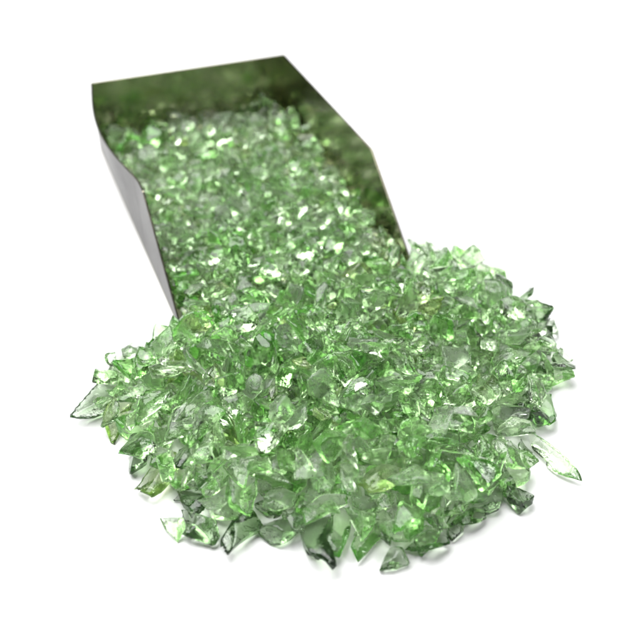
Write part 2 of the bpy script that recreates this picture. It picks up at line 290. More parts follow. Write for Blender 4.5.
4,80,93,104,-376,7751,233,52,-43,51, 24,117,125,141,-66,3847,83,-37,-3,13, 6,147,164,167,-713,4977,168,59,20,-29, 3,101,94,112,-793,3985,193,-15,63,8, 
22,88,89,109,-1825,7892,223,67,28,-35, 8,109,113,104,1080,5607,276,74,-44,-1, 10,114,132,127,33,6893,174,-12,24,-45, 12,109,106,127,1067,4047,195,-45,-23,23, 
14,71,81,84,-652,5281,303,-46,34,-20, 29,96,100,116,-82,6704,226,-13,3,-12, 14,97,110,108,-552,9082,274,41,39,74, 17,129,135,116,-1093,8793,213,-74,54,12, 
4,78,90,99,504,4346,292,44,-27,14, 22,93,92,102,-1242,6437,229,-59,-47,22, 16,124,122,114,-638,6542,302,-5,-64,-32, 21,86,78,88,672,5167,238,16,15,-71, 
10,90,106,100,-178,4174,250,43,-16,68, 19,68,66,80,264,6588,208,-40,-25,-47, 10,96,94,117,577,4950,304,-53,27,14, 15,109,114,138,-1003,5858,116,57,-54,52, 
5,70,86,75,-1403,7155,292,-17,7,-38, 104,103,118,124,1436,6067,97,-19,19,-56, 8,85,99,91,354,3687,132,-12,9,-78, 19,89,100,104,-731,4608,232,17,41,27, 
17,140,150,147,328,4160,306,-5,-13,39, 6,134,135,130,-1439,7145,232,-9,22,7, 24,125,133,124,874,4372,284,30,25,-6, 14,93,102,114,1146,5220,149,-10,4,-21, 
11,93,92,105,-1665,7673,195,18,-56,71, 29,112,118,143,-337,4158,366,3,84,-42, 4,111,121,112,390,5323,249,-66,-56,0, 10,122,122,134,-128,8317,209,-18,37,-27, 
9,97,97,95,-1226,6302,245,-70,30,-33, 5,112,127,112,-964,8763,244,-57,68,-15, 0,93,95,93,-548,8214,214,12,-42,-44, 4,92,111,108,-268,4057,193,-67,-56,-16, 
1,122,129,148,479,5710,321,42,46,-64, 15,74,71,79,-949,5068,320,5,76,-6, 6,102,112,116,-1368,8180,281,9,44,-51, 14,92,113,111,-559,4709,318,9,5,-73, 
0,100,106,105,-86,6544,211,2,87,12, 13,112,107,122,-306,4612,326,63,51,22, 13,139,147,164,-778,4290,313,-9,-11,-78, 11,112,99,121,-894,5994,206,-47,-18,-23, 
21,70,79,67,-1451,5130,132,6,0,-33, 10,111,132,115,-553,5943,227,24,2,-67, 19,82,90,85,67,6650,193,11,44,44, 10,83,81,96,58,4306,317,6,63,59, 
12,94,98,101,63,4377,373,-66,-59,32, 21,108,105,126,-1154,5332,170,-31,62,20, 2,144,129,162,732,4242,246,34,-67,41, 7,85,87,97,-941,5824,257,-14,0,76, 
4,104,116,126,-446,8093,182,-28,-34,-26, 25,102,94,98,-173,7569,266,-42,-19,18, 12,134,142,146,-41,7331,206,32,-76,24, 18,160,158,158,1477,5333,221,11,-90,1, 
22,70,75,76,-688,4827,257,77,-3,-44, 22,106,124,130,211,5073,348,-6,60,-19, 20,130,111,134,39,5081,327,75,-22,-20, 10,104,91,110,191,4358,315,26,86,0, 
0,111,97,103,293,7215,190,-8,30,-30, 14,96,111,109,683,4650,335,24,-18,-40, 24,78,77,84,-635,5653,258,-44,70,32, 25,130,140,131,-775,6565,269,-25,-42,13, 
12,108,115,131,-1611,7718,157,7,-48,62, 4,102,112,133,509,3965,162,-7,22,21, 26,97,86,87,-331,5823,211,2,-24,66, 19,62,69,68,-1064,8360,297,68,-29,-34, 
21,93,106,114,-45,7908,249,-16,-76,14, 25,103,87,104,-1025,5910,208,-8,-4,-62, 9,84,98,97,917,5562,306,-49,-29,67, 25,131,143,142,-662,7668,183,-33,-3,-67, 
19,68,80,75,-1396,7485,185,-10,23,34, 5,76,81,87,-311,7409,211,5,28,55, 24,109,111,118,844,5756,271,26,-31,-3, 10,94,100,108,-1015,7096,197,-42,-38,68, 
19,74,78,81,-641,8993,251,66,-14,36, 13,140,138,152,896,6405,179,-23,-46,32, 22,68,68,68,-1056,6506,245,-14,-1,84, 1,111,132,147,517,3935,56,82,43,3, 
11,108,106,134,782,6573,126,19,-6,73, 23,133,147,139,-584,7877,189,88,-16,-22, 7,79,79,85,775,5130,184,-18,-62,-38, 19,85,83,91,-655,6426,303,-41,12,75, 
25,148,141,157,349,5006,330,24,-26,70, 19,89,94,96,-496,7305,230,26,17,-87, 20,121,122,108,986,4909,222,-11,0,37, 23,113,132,122,-172,7022,217,-41,46,70, 
7,131,143,156,618,5462,259,-71,2,35, 121,63,71,79,1689,5162,107,42,5,-18, 23,96,119,108,155,7001,267,34,77,22, 22,72,77,65,-1313,6819,220,-79,-37,13, 
26,99,115,124,1307,5444,240,32,-57,9, 20,81,74,80,-296,6528,276,-8,-27,-85, 22,116,112,132,1063,4260,117,0,7,1, 0,78,77,78,-142,4675,226,34,6,70, 
11,133,130,165,515,5381,284,-1,28,20, 27,88,83,81,-961,4776,166,-6,7,-35, 122,83,97,87,1564,5937,104,4,-33,-56, 9,56,64,74,169,4006,530,56,15,-49, 
20,84,84,98,-928,7116,198,21,14,-70, 15,118,117,114,455,5838,288,8,24,67, 22,69,77,85,-24,7045,201,-6,2,91, 19,65,85,74,1465,5421,205,-12,65,4, 
5,63,65,68,81,5350,316,7,48,64, 14,115,96,104,-380,8669,247,54,49,38, 23,116,113,119,-1783,7708,219,15,6,-45, 10,95,93,117,828,4901,214,9,-58,-60, 
29,120,114,127,213,4219,350,10,-15,-92, 29,122,114,136,354,4036,85,13,16,1, 6,96,102,107,-515,6071,329,-3,87,4, 27,95,91,94,295,4789,343,-32,-17,-1, 
24,85,81,85,956,5829,258,63,-55,24, 7,91,86,110,-849,4834,206,-31,-52,-44, 12,91,91,100,-338,8062,230,4,9,52, 25,124,127,136,379,4536,157,-5,14,-10, 
5,78,92,81,-875,8057,236,59,6,-72, 26,93,91,107,40,7584,256,-31,-3,84, 14,96,102,117,-641,6628,299,-9,-37,-15, 21,101,88,93,-153,8413,291,-2,-19,-16, 
4,77,93,98,-105,7429,224,-7,77,-13, 29,109,108,141,-1513,7183,97,-20,14,8, 22,109,123,110,-932,7745,154,-4,-20,43, 20,77,80,85,793,3836,189,72,29,-6, 
24,76,82,81,1483,4910,156,-35,-60,49, 1,123,127,146,-239,8467,188,-21,-43,-53, 0,108,112,120,-46,4528,146,2,-3,-11, 20,116,129,131,-1578,7306,169,40,-46,-29, 
1,102,98,126,-1552,7430,215,-14,-69,49, 13,84,92,96,-859,4367,350,-42,75,25, 27,149,167,164,430,6148,208,-28,34,31, 29,72,79,86,-186,4601,271,-46,-62,26, 
6,109,93,109,-1040,6386,187,-6,60,-71, 21,92,106,118,-978,4608,159,9,35,21, 3,82,92,110,-1017,4809,391,1,-6,-36, 28,117,141,127,-60,6442,262,21,41,52, 
4,78,92,86,133,7477,185,35,25,-50, 10,89,79,96,-1446,7964,226,-1,40,-23, 4,109,121,115,16,4492,265,-13,12,1, 26,103,100,103,-1219,6657,202,28,-30,59, 
12,84,82,89,-1044,6144,183,-11,60,-62, 25,80,75,78,1280,5401,202,-15,32,-15, 24,114,131,138,1063,4941,120,2,79,-22, 117,81,86,84,-1028,4263,105,-23,-79,-2, 
24,80,87,86,-516,6391,294,-51,-52,35, 109,89,81,82,1119,4105,117,-14,17,-19, 22,75,68,86,-1536,7862,240,-9,28,85, 16,100,104,101,-1412,8712,295,-84,36,-1, 
3,82,94,100,15,7377,258,-50,6,10, 19,78,76,82,-237,6434,204,49,57,22, 4,102,125,118,-876,5533,285,-9,35,1, 6,90,109,100,-367,6317,243,67,-31,-32, 
19,92,101,109,-1618,7846,127,59,-27,-18, 2,118,150,133,-1288,8057,135,-3,25,-70, 113,120,126,157,-776,3980,29,5,17,-86, 21,66,67,71,-500,5959,328,-9,-5,62, 
7,105,109,117,-1139,5137,202,9,-29,48, 4,73,80,69,-924,6164,232,76,38,-15, 14,68,62,62,308,5491,251,-4,16,-50, 16,121,140,161,-1024,4591,78,-20,-1,-40, 
14,108,95,113,69,4028,131,-17,58,61, 5,53,68,72,-43,7116,245,35,1,63, 16,82,92,87,887,4149,187,24,22,-83, 20,97,102,106,215,3946,93,7,-53,10, 
29,110,121,142,-382,6019,259,-22,29,-13, 26,94,92,104,-177,5556,243,-31,-30,6, 29,83,85,79,-241,7562,172,2,-28,62, 14,86,81,91,758,4188,179,-4,-8,-7, 
1,85,85,85,-748,4846,240,12,-5,-54, 19,83,105,92,-890,4921,181,-42,-41,-28, 8,123,129,135,-580,8379,235,-18,-11,32, 1,97,112,114,-235,8105,189,-27,-54,-41, 
10,74,78,78,-465,7963,215,13,18,-65, 20,95,86,99,-147,7558,202,47,28,30, 5,102,106,101,855,5470,247,-7,-35,-47, 14,77,100,105,-167,4934,254,64,35,-25, 
1,100,97,108,73,7007,264,-43,12,-39, 20,47,52,57,1180,5467,251,26,62,46, 19,58,67,73,-393,5948,183,39,-37,43, 22,62,73,66,25,6183,246,14,7,-13, 
3,128,127,114,-1152,7809,201,14,-36,-85, 12,73,71,81,-819,5788,242,-11,68,-18, 5,65,70,63,706,5263,239,-28,87,11, 18,145,157,156,585,4372,299,18,53,61, 
25,110,128,141,304,5544,375,5,-23,3, 29,92,116,119,-1501,8479,171,9,26,26, 14,92,116,107,1297,5527,185,56,-38,65, 19,72,89,78,-597,7999,180,28,42,11, 
0,76,88,103,-454,8966,226,7,33,-78, 7,103,112,115,-1334,8571,241,36,85,12, 2,78,85,92,-1421,8507,250,0,-8,3, 26,106,105,121,-965,7914,186,-3,-29,8, 
2,86,106,105,-745,7630,189,-2,30,29, 2,95,93,98,-1561,8572,272,84,4,-12, 27,89,91,90,-251,6692,240,17,-15,-91, 6,133,157,159,-2009,8433,167,0,-4,60, 
109,89,85,90,-968,4162,121,-9,22,-81, 8,104,119,132,-293,6065,192,49,17,-77, 16,76,77,72,-637,5391,354,40,13,22, 15,72,67,75,139,7280,276,23,-32,-56, 
23,87,93,92,-1005,6464,223,-41,-15,-14, 4,90,97,112,-1011,4430,69,-5,30,-30, 22,117,114,128,-70,5747,188,46,54,-30, 3,105,106,103,-1009,6829,140,-79,35,15, 
8,84,90,116,1209,4851,161,-15,-43,62, 19,96,99,106,-457,6113,194,-24,12,-11, 106,69,81,78,1306,4383,33,-45,-75,4, 29,80,76,83,-729,8376,161,-46,-39,63, 
6,77,87,79,-1022,7218,222,42,69,24, 5,107,101,125,532,6246,216,6,-42,-51, 22,104,108,102,-970,5236,302,46,28,-45, 19,72,70,82,-94,6979,136,-20,1,21, 
8,109,104,117,-969,8657,259,-9,83,-6, 24,54,66,70,456,6536,224,14,30,81, 5,98,109,111,-94,6014,147,57,32,-8, 15,83,99,100,-1768,7968,176,39,66,53, 
21,75,93,100,-812,7214,234,-11,-54,-16, 9,112,114,122,136,6544,208,29,-32,33, 6,115,110,119,-676,8099,175,71,6,-6, 14,82,87,97,-235,6662,170,-5,89,21, 
9,69,82,78,61,7243,227,-43,26,-44, 21,97,122,125,131,6253,189,-59,-61,32, 12,86,90,95,-1670,7498,160,-28,-69,41, 23,77,90,82,903,4229,156,73,-19,-24, 
20,116,118,107,-835,6777,185,-48,49,47, 9,114,117,107,-785,6400,218,6,-92,-10, 16,81,80,97,-916,6088,233,-22,38,41, 15,76,78,94,-838,4762,244,3,-44,-83, 
24,130,131,121,-1245,7101,114,22,-9,-53, 14,94,118,104,-347,8811,223,-13,10,81, 9,78,98,91,129,4019,43,-41,69,-6, 12,91,81,92,-579,8924,185,11,47,-58, 
6,87,101,103,-749,9010,213,-82,-22,20, 0,78,93,90,-340,4221,124,-28,-23,-54, 22,82,86,97,-1312,6618,92,-73,33,4, 9,91,94,86,-1264,8516,276,-42,43,0, 
20,79,87,95,-1067,8539,257,12,13,-5, 11,117,122,130,441,6599,165,-6,-81,1, 23,89,89,91,1245,5589,225,-3,-27,-58, 12,126,120,113,-945,6657,231,4,-13,-47, 
3,108,107,116,-194,6512,249,6,81,-6, 29,105,105,108,-1083,6092,64,-8,7,31, 0,113,115,111,-533,6441,149,-35,-44,45, 13,138,152,171,970,5404,194,19,-12,-81, 
123,129,123,122,1610,5495,98,-45,61,13, 17,61,63,72,-105,7799,268,36,18,-24, 10,72,68,77,-691,5098,200,-19,-54,22, 22,122,127,111,670,6122,193,-51,18,-56, 
12,94,88,114,-525,6516,289,-57,-30,41, 20,76,87,83,-1353,5055,131,15,5,29, 1,124,145,132,-426,4467,179,-26,0,-15, 20,95,97,97,-946,7220,198,-4,-35,65, 
2,66,78,86,-911,8545,220,10,-6,39, 20,116,124,127,-92,4850,323,-3,-6,94, 0,52,54,60,-169,4501,294,-6,-29,3, 8,133,155,150,739,5268,185,-6,0,52, 
4,54,64,63,-1037,6204,226,-12,-49,-31, 10,91,103,109,-812,8252,159,-67,19,50, 25,93,89,90,114,7804,167,-16,-53,43, 8,76,87,99,270,6809,221,-36,19,15, 
20,111,103,114,-95,3987,41,4,-10,-70, 7,54,60,66,-747,5695,200,-78,0,4, 20,62,56,63,429,3924,77,52,-23,53, 16,111,104,117,-766,4484,339,-67,2,40, 
21,116,128,137,-1761,8395,149,61,23,-13, 4,112,122,111,-78,7804,154,25,-33,-73, 7,99,98,111,-1127,7269,199,-6,10,44, 15,97,101,108,200,7363,200,6,21,75, 
21,72,85,82,169,5839,283,-16,46,-57, 122,75,69,84,1532,5111,43,-17,72,11, 2,118,122,134,1488,5584,118,-58,2,-6, 0,59,60,72,-1779,8275,189,77,8,-15, 
26,106,125,125,-647,8190,207,-43,17,-52, 8,111,120,136,-662,8339,208,-45,-11,69, 22,102,125,132,-1597,7436,79,-2,6,44, 0,107,120,112,-422,6556,200,-13,5,58, 
105,106,125,120,1267,4552,100,15,-18,-24, 0,82,101,99,-1892,8445,216,-12,-41,-41, 21,76,78,101,-1113,7017,216,65,-61,-6, 2,82,95,103,176,7292,179,14,50,57, 
0,78,87,76,1197,5658,149,55,-17,-28, 16,60,62,72,1576,5756,165,14,-41,-81, 22,92,117,116,-521,7186,212,-61,-34,-46, 5,66,71,71,-274,6052,163,-32,-14,51, 
10,73,84,95,-792,4213,277,-4,10,-55, 16,118,112,119,1374,5421,192,11,-47,-26, 15,88,93,94,105,6754,222,-36,-2,53, 10,114,123,120,306,5925,302,34,-33,7, 
20,106,98,96,-492,8558,181,-48,43,-13, 23,112,122,125,-1195,4647,146,38,0,-5, 20,84,102,90,968,5075,242,-32,-31,71, 13,77,89,98,-641,7085,256,-6,18,-28, 
27,131,119,129,277,7053,221,30,-34,26, 27,112,107,125,-285,7177,254,-15,-20,-50, 25,94,81,88,1170,5535,229,-37,36,-23, 110,68,88,92,-861,4052,42,40,28,13, 
122,108,121,119,1617,5550,55,9,0,-73, 24,80,70,75,-685,5966,224,-72,-36,23, 4,70,71,85,35,7447,236,0,-79,26, 22,87,87,94,880,6222,217,-6,-8,-88, 
25,101,114,122,-1346,7841,167,-15,2,88, 13,62,55,63,1272,4487,225,-91,-10,4, 29,75,64,76,-1446,8725,224,-5,27,-31, 1,125,114,128,-1148,7967,150,-10,-36,77, 
0,74,87,84,-271,6563,191,-17,75,8, 4,103,119,124,355,4317,236,-78,-42,-19, 10,122,116,139,-730,7903,179,7,-12,-31, 20,110,96,101,-1118,7489,192,27,0,-25, 
28,80,93,101,140,4323,339,46,45,-42, 10,73,78,69,-852,5828,218,-64,-43,6, 0,94,124,124,-94,5472,269,-22,-29,29, 0,53,57,68,1219,5390,126,32,-57,-43, 
28,121,151,156,1252,5855,99,40,-22,-28, 4,48,57,49,13,6774,213,-68,28,-38, 26,80,83,76,114,4545,349,-63,34,-60, 3,112,99,118,79,5485,342,-14,-11,-48, 
11,94,99,102,382,4594,303,-72,10,51, 22,88,94,97,-1111,6199,105,29,-77,-3, 21,107,103,98,-176,7089,196,3,12,-85, 11,97,99,87,67,6965,229,22,76,-25, 
19,72,78,76,1516,5471,158,-20,-49,26, 14,93,105,118,-279,7294,140,19,-16,-50, 10,100,102,118,1261,6186,80,18,7,-78, 11,80,69,88,-985,6885,154,22,10,-45, 
6,120,120,131,-500,4473,267,43,17,-73, 29,74,73,81,-468,8307,198,-18,70,-2, 5,66,63,70,1240,4761,142,-53,-4,-25, 27,61,53,55,-658,5925,244,1,37,-15, 
0,63,68,72,649,5678,342,-6,-77,8, 4,94,97,110,1009,5842,125,38,-79,-7, 22,70,87,74,-1032,6762,160,-5,28,39, 123,54,58,59,-191,3726,119,-44,18,-8, 
13,97,112,124,-1409,6755,207,20,66,13, 11,92,103,118,95,5996,222,1,11,-65, 4,49,49,47,788,5830,305,34,-2,-66, 2,56,58,65,-1205,7293,234,-31,21,-51, 
12,65,82,83,1306,6091,142,-42,40,4, 22,117,117,125,-385,5319,256,78,19,9, 21,99,105,108,-1249,8800,167,-40,4,3, 19,53,55,67,-1220,8387,254,8,24,-3, 
1,68,80,80,-608,8528,221,-76,5,6, 20,72,86,75,-697,4793,199,-85,38,-6, 14,108,105,102,696,4643,211,36,24,14, 6,70,70,69,-628,5980,279,-2,-1,-62, 
22,66,75,88,-434,5223,278,-55,58,13, 5,102,108,108,-1016,7292,146,-1,1,-21, 21,138,154,161,-163,4388,168,-71,11,53, 29,49,48,49,-280,6009,230,-54,-44,47, 
24,116,104,113,1342,5857,204,5,-59,-49, 10,79,80,88,-888,6518,238,1,-59,-39, 9,96,117,103,169,7556,153,40,-24,50, 7,62,58,72,-813,8137,214,-70,-53,8, 
11,109,127,137,227,6910,181,-24,-3,-7, 12,78,70,92,-235,4991,348,11,-3,-67, 14,74,81,87,34,6427,230,49,-28,-45, 28,105,108,100,431,3808,17,65,53,11, 
10,95,114,109,1215,6038,93,-61,25,15, 29,81,98,95,-427,7869,179,74,-25,47, 14,75,97,90,-261,4537,257,-76,19,49, 3,99,108,118,-1138,6393,183,60,-64,20, 
21,95,82,95,-398,8881,232,35,4,3, 25,89,109,108,-186,5848,212,-1,28,-7, 17,76,78,82,-648,5682,201,33,14,-4, 14,95,108,112,92,5263,252,27,37,50, 
6,102,112,108,996,5775,199,66,6,-11, 107,81,85,81,966,6573,79,7,-10,-88, 1,69,74,81,-305,6724,272,-43,44,-32, 7,59,67,78,-296,6366,233,4,71,-3, 
10,131,118,120,-680,6171,234,-44,15,32, 21,75,84,84,-1468,7613,179,-70,-36,24, 15,67,82,87,-259,4201,201,-54,-70,33, 27,157,159,165,-283,5054,234,21,-35,-19, 
23,110,120,113,234,5365,266,51,35,14, 23,82,76,85,-1179,6361,233,-21,-3,-51, 9,96,107,99,1039,6044,208,-60,48,38, 7,118,123,112,-1485,7156,189,40,-60,-14, 
25,152,135,140,-848,5121,147,50,-15,-3, 15,71,86,92,-552,7022,190,41,6,23, 18,117,138,122,-1180,7690,196,42,59,60, 6,79,82,81,287,4454,307,45,30,39, 
4,110,104,132,-1,7239,119,77,37,-18, 4,86,82,93,-1076,8345,212,-4,23,-53, 0,106,123,102,-374,6770,151,-10,-43,-72, 16,104,118,115,476,6744,136,4,8,68, 
1,58,66,69,-673,5031,188,24,31,85, 20,99,86,89,335,4923,272,-62,1,24, 110,40,42,52,-774,4032,49,25,0,7, 116,118,105,127,-966,5645,109,-36,-65,-55, 
4,111,115,118,-853,4458,120,-29,-13,52, 108,124,157,158,1612,5391,101,4,7,45, 2,94,105,112,413,6313,159,10,6,-63, 25,77,76,79,1124,4296,153,-77,-15,20, 
29,65,71,68,-667,5168,265,19,-69,-55, 0,73,70,85,162,7050,199,2,12,-26, 15,66,70,76,120,7216,212,52,45,4, 3,147,156,160,122,4539,268,45,-55,-12, 
28,125,141,149,491,5484,260,12,-23,-83, 5,87,95,80,805,5996,220,-30,5,-74, 21,99,90,114,-1622,8454,243,-44,15,77, 9,112,107,138,-393,7172,189,-18,0,69, 
19,71,78,71,1038,5666,189,39,-4,-21, 11,78,97,87,951,5333,278,-62,30,-48, 0,89,80,90,-684,4239,61,-30,32,-40, 21,102,96,117,-750,8192,153,-23,53,-60, 
24,99,89,109,-330,7996,148,22,32,40, 7,67,72,88,-806,5947,232,-12,-15,-41, 26,109,117,129,-441,4941,159,3,-77,-22, 22,122,120,117,-792,7498,175,-27,22,-64, 
20,100,110,118,314,6872,143,7,-11,-77, 3,133,124,140,579,5807,263,7,24,-35, 23,68,75,74,-896,5930,210,0,88,3, 8,116,137,130,-230,3937,16,-24,-11,50, 
22,87,81,94,-1268,6444,86,76,-3,31, 1,89,90,107,-1165,7003,160,23,19,89, 2,121,116,135,-1306,8234,206,48,6,2, 23,112,116,113,-1039,6523,196,-30,-13,-6, 
23,85,75,85,-919,6868,165,26,-3,36, 7,95,102,116,-955,6267,181,-9,-79,-8, 3,93,79,99,-411,5856,190,-45,-4,14, 11,83,76,78,-1448,7675,205,28,74,-27, 
0,52,52,53,-512,6639,265,-25,29,42, 3,139,145,136,-939,5981,101,-26,0,-39, 2,72,92,89,-380,8179,181,-27,50,30, 27,122,136,144,307,6253,194,31,-21,-86, 
0,69,72,93,-1476,7041,63,11,-12,-18, 8,71,87,88,-1207,6344,149,16,35,-63, 19,60,54,62,-277,7130,224,-29,-32,-66, 9,121,123,140,-976,8202,157,25,70,35, 
22,89,97,104,-1142,8468,219,-19,23,-83, 10,72,71,83,-492,8773,187,-4,6,-45, 6,157,143,159,1415,5388,93,10,-17,-38, 22,81,89,76,1527,5264,85,-2,9,26, 
8,100,104,110,-1690,8279,204,-46,-47,14, 11,105,108,108,-1508,8197,197,28,43,16, 16,99,103,101,-408,7985,169,4,-28,39, 25,138,118,137,-170,7995,185,-3,17,32, 
26,94,102,91,68,7568,208,15,-2,4, 4,67,81,82,-1393,6877,186,49,1,-51, 15,61,62,66,-502,4382,265,54,-6,-5, 27,53,52,52,-1343,6538,207,-28,45,-5, 
27,76,72,70,669,5088,215,-20,0,11, 0,63,74,64,-813,5160,278,7,60,-47, 14,92,95,89,-1726,7659,111,15,13,-68, 3,123,133,132,-851,6231,144,10,-28,-33, 
19,57,56,67,-1674,7981,198,19,-35,-34, 4,82,88,77,1480,4817,145,-22,9,13, 5,57,58,57,-957,4475,151,30,57,43, 8,72,74,71,193,6463,182,4,40,-44, 
13,87,95,101,215,4441,284,0,7,70, 27,95,85,105,240,6412,211,13,-71,-19, 24,85,90,94,-590,8730,171,13,-71,-53, 0,115,108,116,-289,5534,166,72,-53,-9, 
9,97,86,104,-911,5696,201,-9,-4,9, 2,77,74,80,-354,8470,185,-12,-1,59, 9,75,91,83,-1341,7525,209,-54,15,-1, 2,115,107,127,539,4783,266,22,-26,46, 
11,91,81,97,1361,4817,139,-40,76,-18, 18,100,116,128,-733,7427,201,31,87,11, 22,108,113,139,-731,5890,156,-3,21,-60, 22,75,74,88,-1731,8075,170,-39,43,-32, 
8,103,122,124,-801,5353,199,-43,-16,52, 2,76,95,84,-550,7757,207,12,1,32, 20,83,83,90,55,4119,162,20,-67,-47, 20,72,74,81,-768,7311,160,11,-22,-66, 
8,139,138,137,194,4518,331,5,12,-71, 18,98,85,103,826,5224,237,-5,3,44, 109,103,114,142,-1134,4345,86,86,-16,6, 109,62,66,68,1605,5346,36,-13,17,-87, 
0,87,103,106,-649,7364,112,-2,25,-76, 24,59,73,63,-1228,7868,173,-68,-2,14, 0,73,74,83,-1327,8432,216,7,-3,77, 6,106,112,121,1357,5332,188,33,14,3, 
14,71,89,78,-546,5322,280,22,-13,56, 21,55,51,56,-186,6755,243,8,-8,-41, 2,101,92,99,410,6458,131,-11,8,-60, 18,151,152,143,-399,5820,147,27,48,38, 
105,68,64,74,1695,5243,77,-50,-7,56, 18,53,57,72,-644,5002,208,-57,-41,-6, 26,92,104,98,-164,4085,128,-26,-24,-34, 7,152,165,168,-58,4842,238,-6,2,8, 
16,81,79,98,-76,7557,211,-41,-25,21, 5,93,100,98,654,4444,273,16,14,24, 3,123,130,124,514,4513,151,59,-51,-52, 7,76,85,80,-66,5248,253,-6,23,-86, 
24,85,81,91,-1898,8263,203,-4,75,27, 3,111,132,125,-785,8558,179,-35,-19,2, 9,94,89,105,-423,7369,138,23,-42,8, 0,101,120,120,531,5062,136,5,14,22, 
24,67,68,67,-1364,8774,228,-47,14,75, 23,143,161,147,-992,5028,114,-36,-49,31, 2,75,78,96,-841,5171,173,-14,22,64, 23,57,59,59,-1133,6478,193,-34,-6,-15, 
17,67,71,82,-16,4593,264,-2,-51,-58, 22,106,120,134,-781,6106,100,52,-51,6, 6,83,72,83,-857,7885,162,-3,43,-30, 2,100,123,121,-416,6940,172,-22,17,-86, 
20,110,125,149,-282,8681,252,38,-13,77, 23,51,55,62,1515,5308,173,-85,-19,3, 21,80,68,72,-1672,7572,131,-47,58,-3, 25,104,110,118,-563,5441,297,16,-15,79, 
12,100,103,109,-151,6413,232,-63,-48,32, 27,97,108,111,1196,5251,194,11,12,37, 27,136,141,130,-249,6233,270,85,10,26, 11,86,81,87,741,5471,266,50,-33,-7, 
1,77,75,91,-453,6174,51,-17,-2,8, 14,90,108,119,-193,8278,172,-21,-32,40, 0,70,67,77,1166,4597,64,-12,31,-39, 15,91,80,92,-1422,6854,112,-53,-15,59, 
1,67,69,74,-314,7836,120,-51,-45,-11, 2,87,84,85,1103,4822,215,46,-71,3, 4,50,50,55,1360,4943,165,35,-84,-23, 7,108,91,97,-113,4479,297,48,46,-6, 
25,75,74,78,582,4288,334,-25,-3,-3, 25,88,110,109,-805,8364,143,-21,34,-1, 111,116,127,128,789,3933,68,26,-29,-45, 8,117,124,133,1078,4314,34,-87,31,6, 
9,109,105,120,-1260,7507,138,33,4,44, 14,98,99,119,221,5548,258,-41,-25,23, 10,96,104,112,-579,5212,235,-13,16,-53, 2,95,89,87,-628,7540,152,5,-76,-34, 
22,79,100,91,613,5939,245,-17,-46,67, 5,99,128,126,-1600,8601,176,7,-4,13, 19,57,59,52,-932,8056,138,49,-35,4, 26,95,107,102,-817,8605,173,-10,-28,-43, 
7,121,142,154,-950,4802,115,41,-82,1, 29,96,109,110,-374,6444,160,-27,-3,54, 20,123,118,132,-364,8249,136,-26,56,66, 20,57,66,66,-291,6042,66,-31,54,47, 
27,113,117,129,938,4055,230,17,59,58, 127,102,105,92,1328,4762,82,-33,4,83, 14,102,106,107,1270,5389,74,63,51,-7, 18,69,73,90,-31,7598,244,57,-53,-24, 
11,162,170,163,134,4755,283,1,9,23, 8,61,76,73,149,4615,301,-53,40,32, 9,93,80,91,90,5746,334,16,61,54, 24,122,116,128,-1771,7797,125,1,11,60, 
5,73,74,73,-973,5765,139,-56,-16,7, 24,106,103,116,-359,4332,222,18,46,75, 17,54,60,60,-756,4094,236,-69,-15,39, 9,90,83,95,-464,4559,209,-11,-3,-87, 
4,98,105,114,843,4500,120,-26,-41,14, 17,118,114,133,1076,5341,164,2,46,64, 3,67,71,72,-373,6440,236,31,-25,-80, 27,65,82,84,-320,8318,202,-13,-15,-48, 
16,79,92,84,-1104,5026,229,40,-40,-18, 17,85,96,91,-435,4215,177,-17,3,85, 20,70,66,85,1332,5637,167,-17,35,29, 17,58,62,68,185,6120,191,-11,7,-30, 
23,76,88,96,-528,5136,274,-54,-16,58, 18,63,62,60,240,4451,462,-35,-79,12, 23,83,83,102,-1141,6185,65,44,-49,60, 29,102,102,105,-941,8582,155,21,-40,79, 
12,122,114,134,257,3790,64,48,-70,33, 1,95,100,89,1021,4478,48,23,22,38, 14,56,62,62,-1116,6636,165,-21,-21,33, 29,54,61,58,-1565,7496,200,14,23,-61, 
11,102,118,112,-1324,6723,207,-8,81,24, 1,59,64,78,-1089,5940,53,5,14,-25, 12,66,67,65,-1021,7397,172,-21,-15,-49, 16,75,69,80,-168,8107,213,-85,4,24, 
7,73,68,67,523,6495,84,-63,6,36, 13,85,107,105,1347,4696,133,84,4,17, 5,74,75,88,-1022,4988,39,8,0,37, 2,119,126,153,-1194,6740,144,6,3,-2, 
6,157,139,148,1092,4715,128,25,-11,-33, 0,78,87,94,1118,5576,129,-10,53,64, 127,54,56,64,1247,4412,15,-53,-70,9, 28,115,124,150,-1266,8705,212,2,26,64, 
7,87,103,90,-1143,7232,152,34,16,85, 29,68,77,79,-867,7396,122,-33,12,-69, 2,58,73,65,1099,4546,195,-14,-44,-33, 12,43,41,47,749,5054,201,63,-41,-3, 
23,51,53,54,-324,7075,230,43,68,40, 17,69,68,78,-32,6316,243,-82,-47,-7, 1,61,72,77,-373,5303,347,75,-54,13, 5,77,92,81,-810,4175,47,-80,-31,-36, 
25,151,142,155,-859,5878,109,19,31,34, 13,103,110,96,-1384,7587,179,-54,28,2, 3,147,134,161,958,4784,176,19,-8,-3, 0,77,65,71,-1971,8458,272,7,9,35, 
7,79,67,70,-1205,7415,177,12,-75,23, 24,79,80,91,-1002,4890,235,-28,-69,33, 8,82,84,82,-332,7654,213,-67,-60,17, 8,55,63,62,838,6400,213,-27,26,-37, 
26,54,56,56,-742,5900,209,-64,53,12, 24,84,82,79,453,4161,287,85,-18,3, 4,82,85,73,1010,4673,189,-22,-5,-62, 25,54,59,67,938,5957,236,-21,32,-41, 
7,63,81,81,-890,6542,298,2,-29,-81, 25,79,88,87,-420,6307,196,4,24,-41, 21,75,90,89,1285,6050,110,3,42,31, 27,70,67,73,-1502,8032,85,7,7,29, 
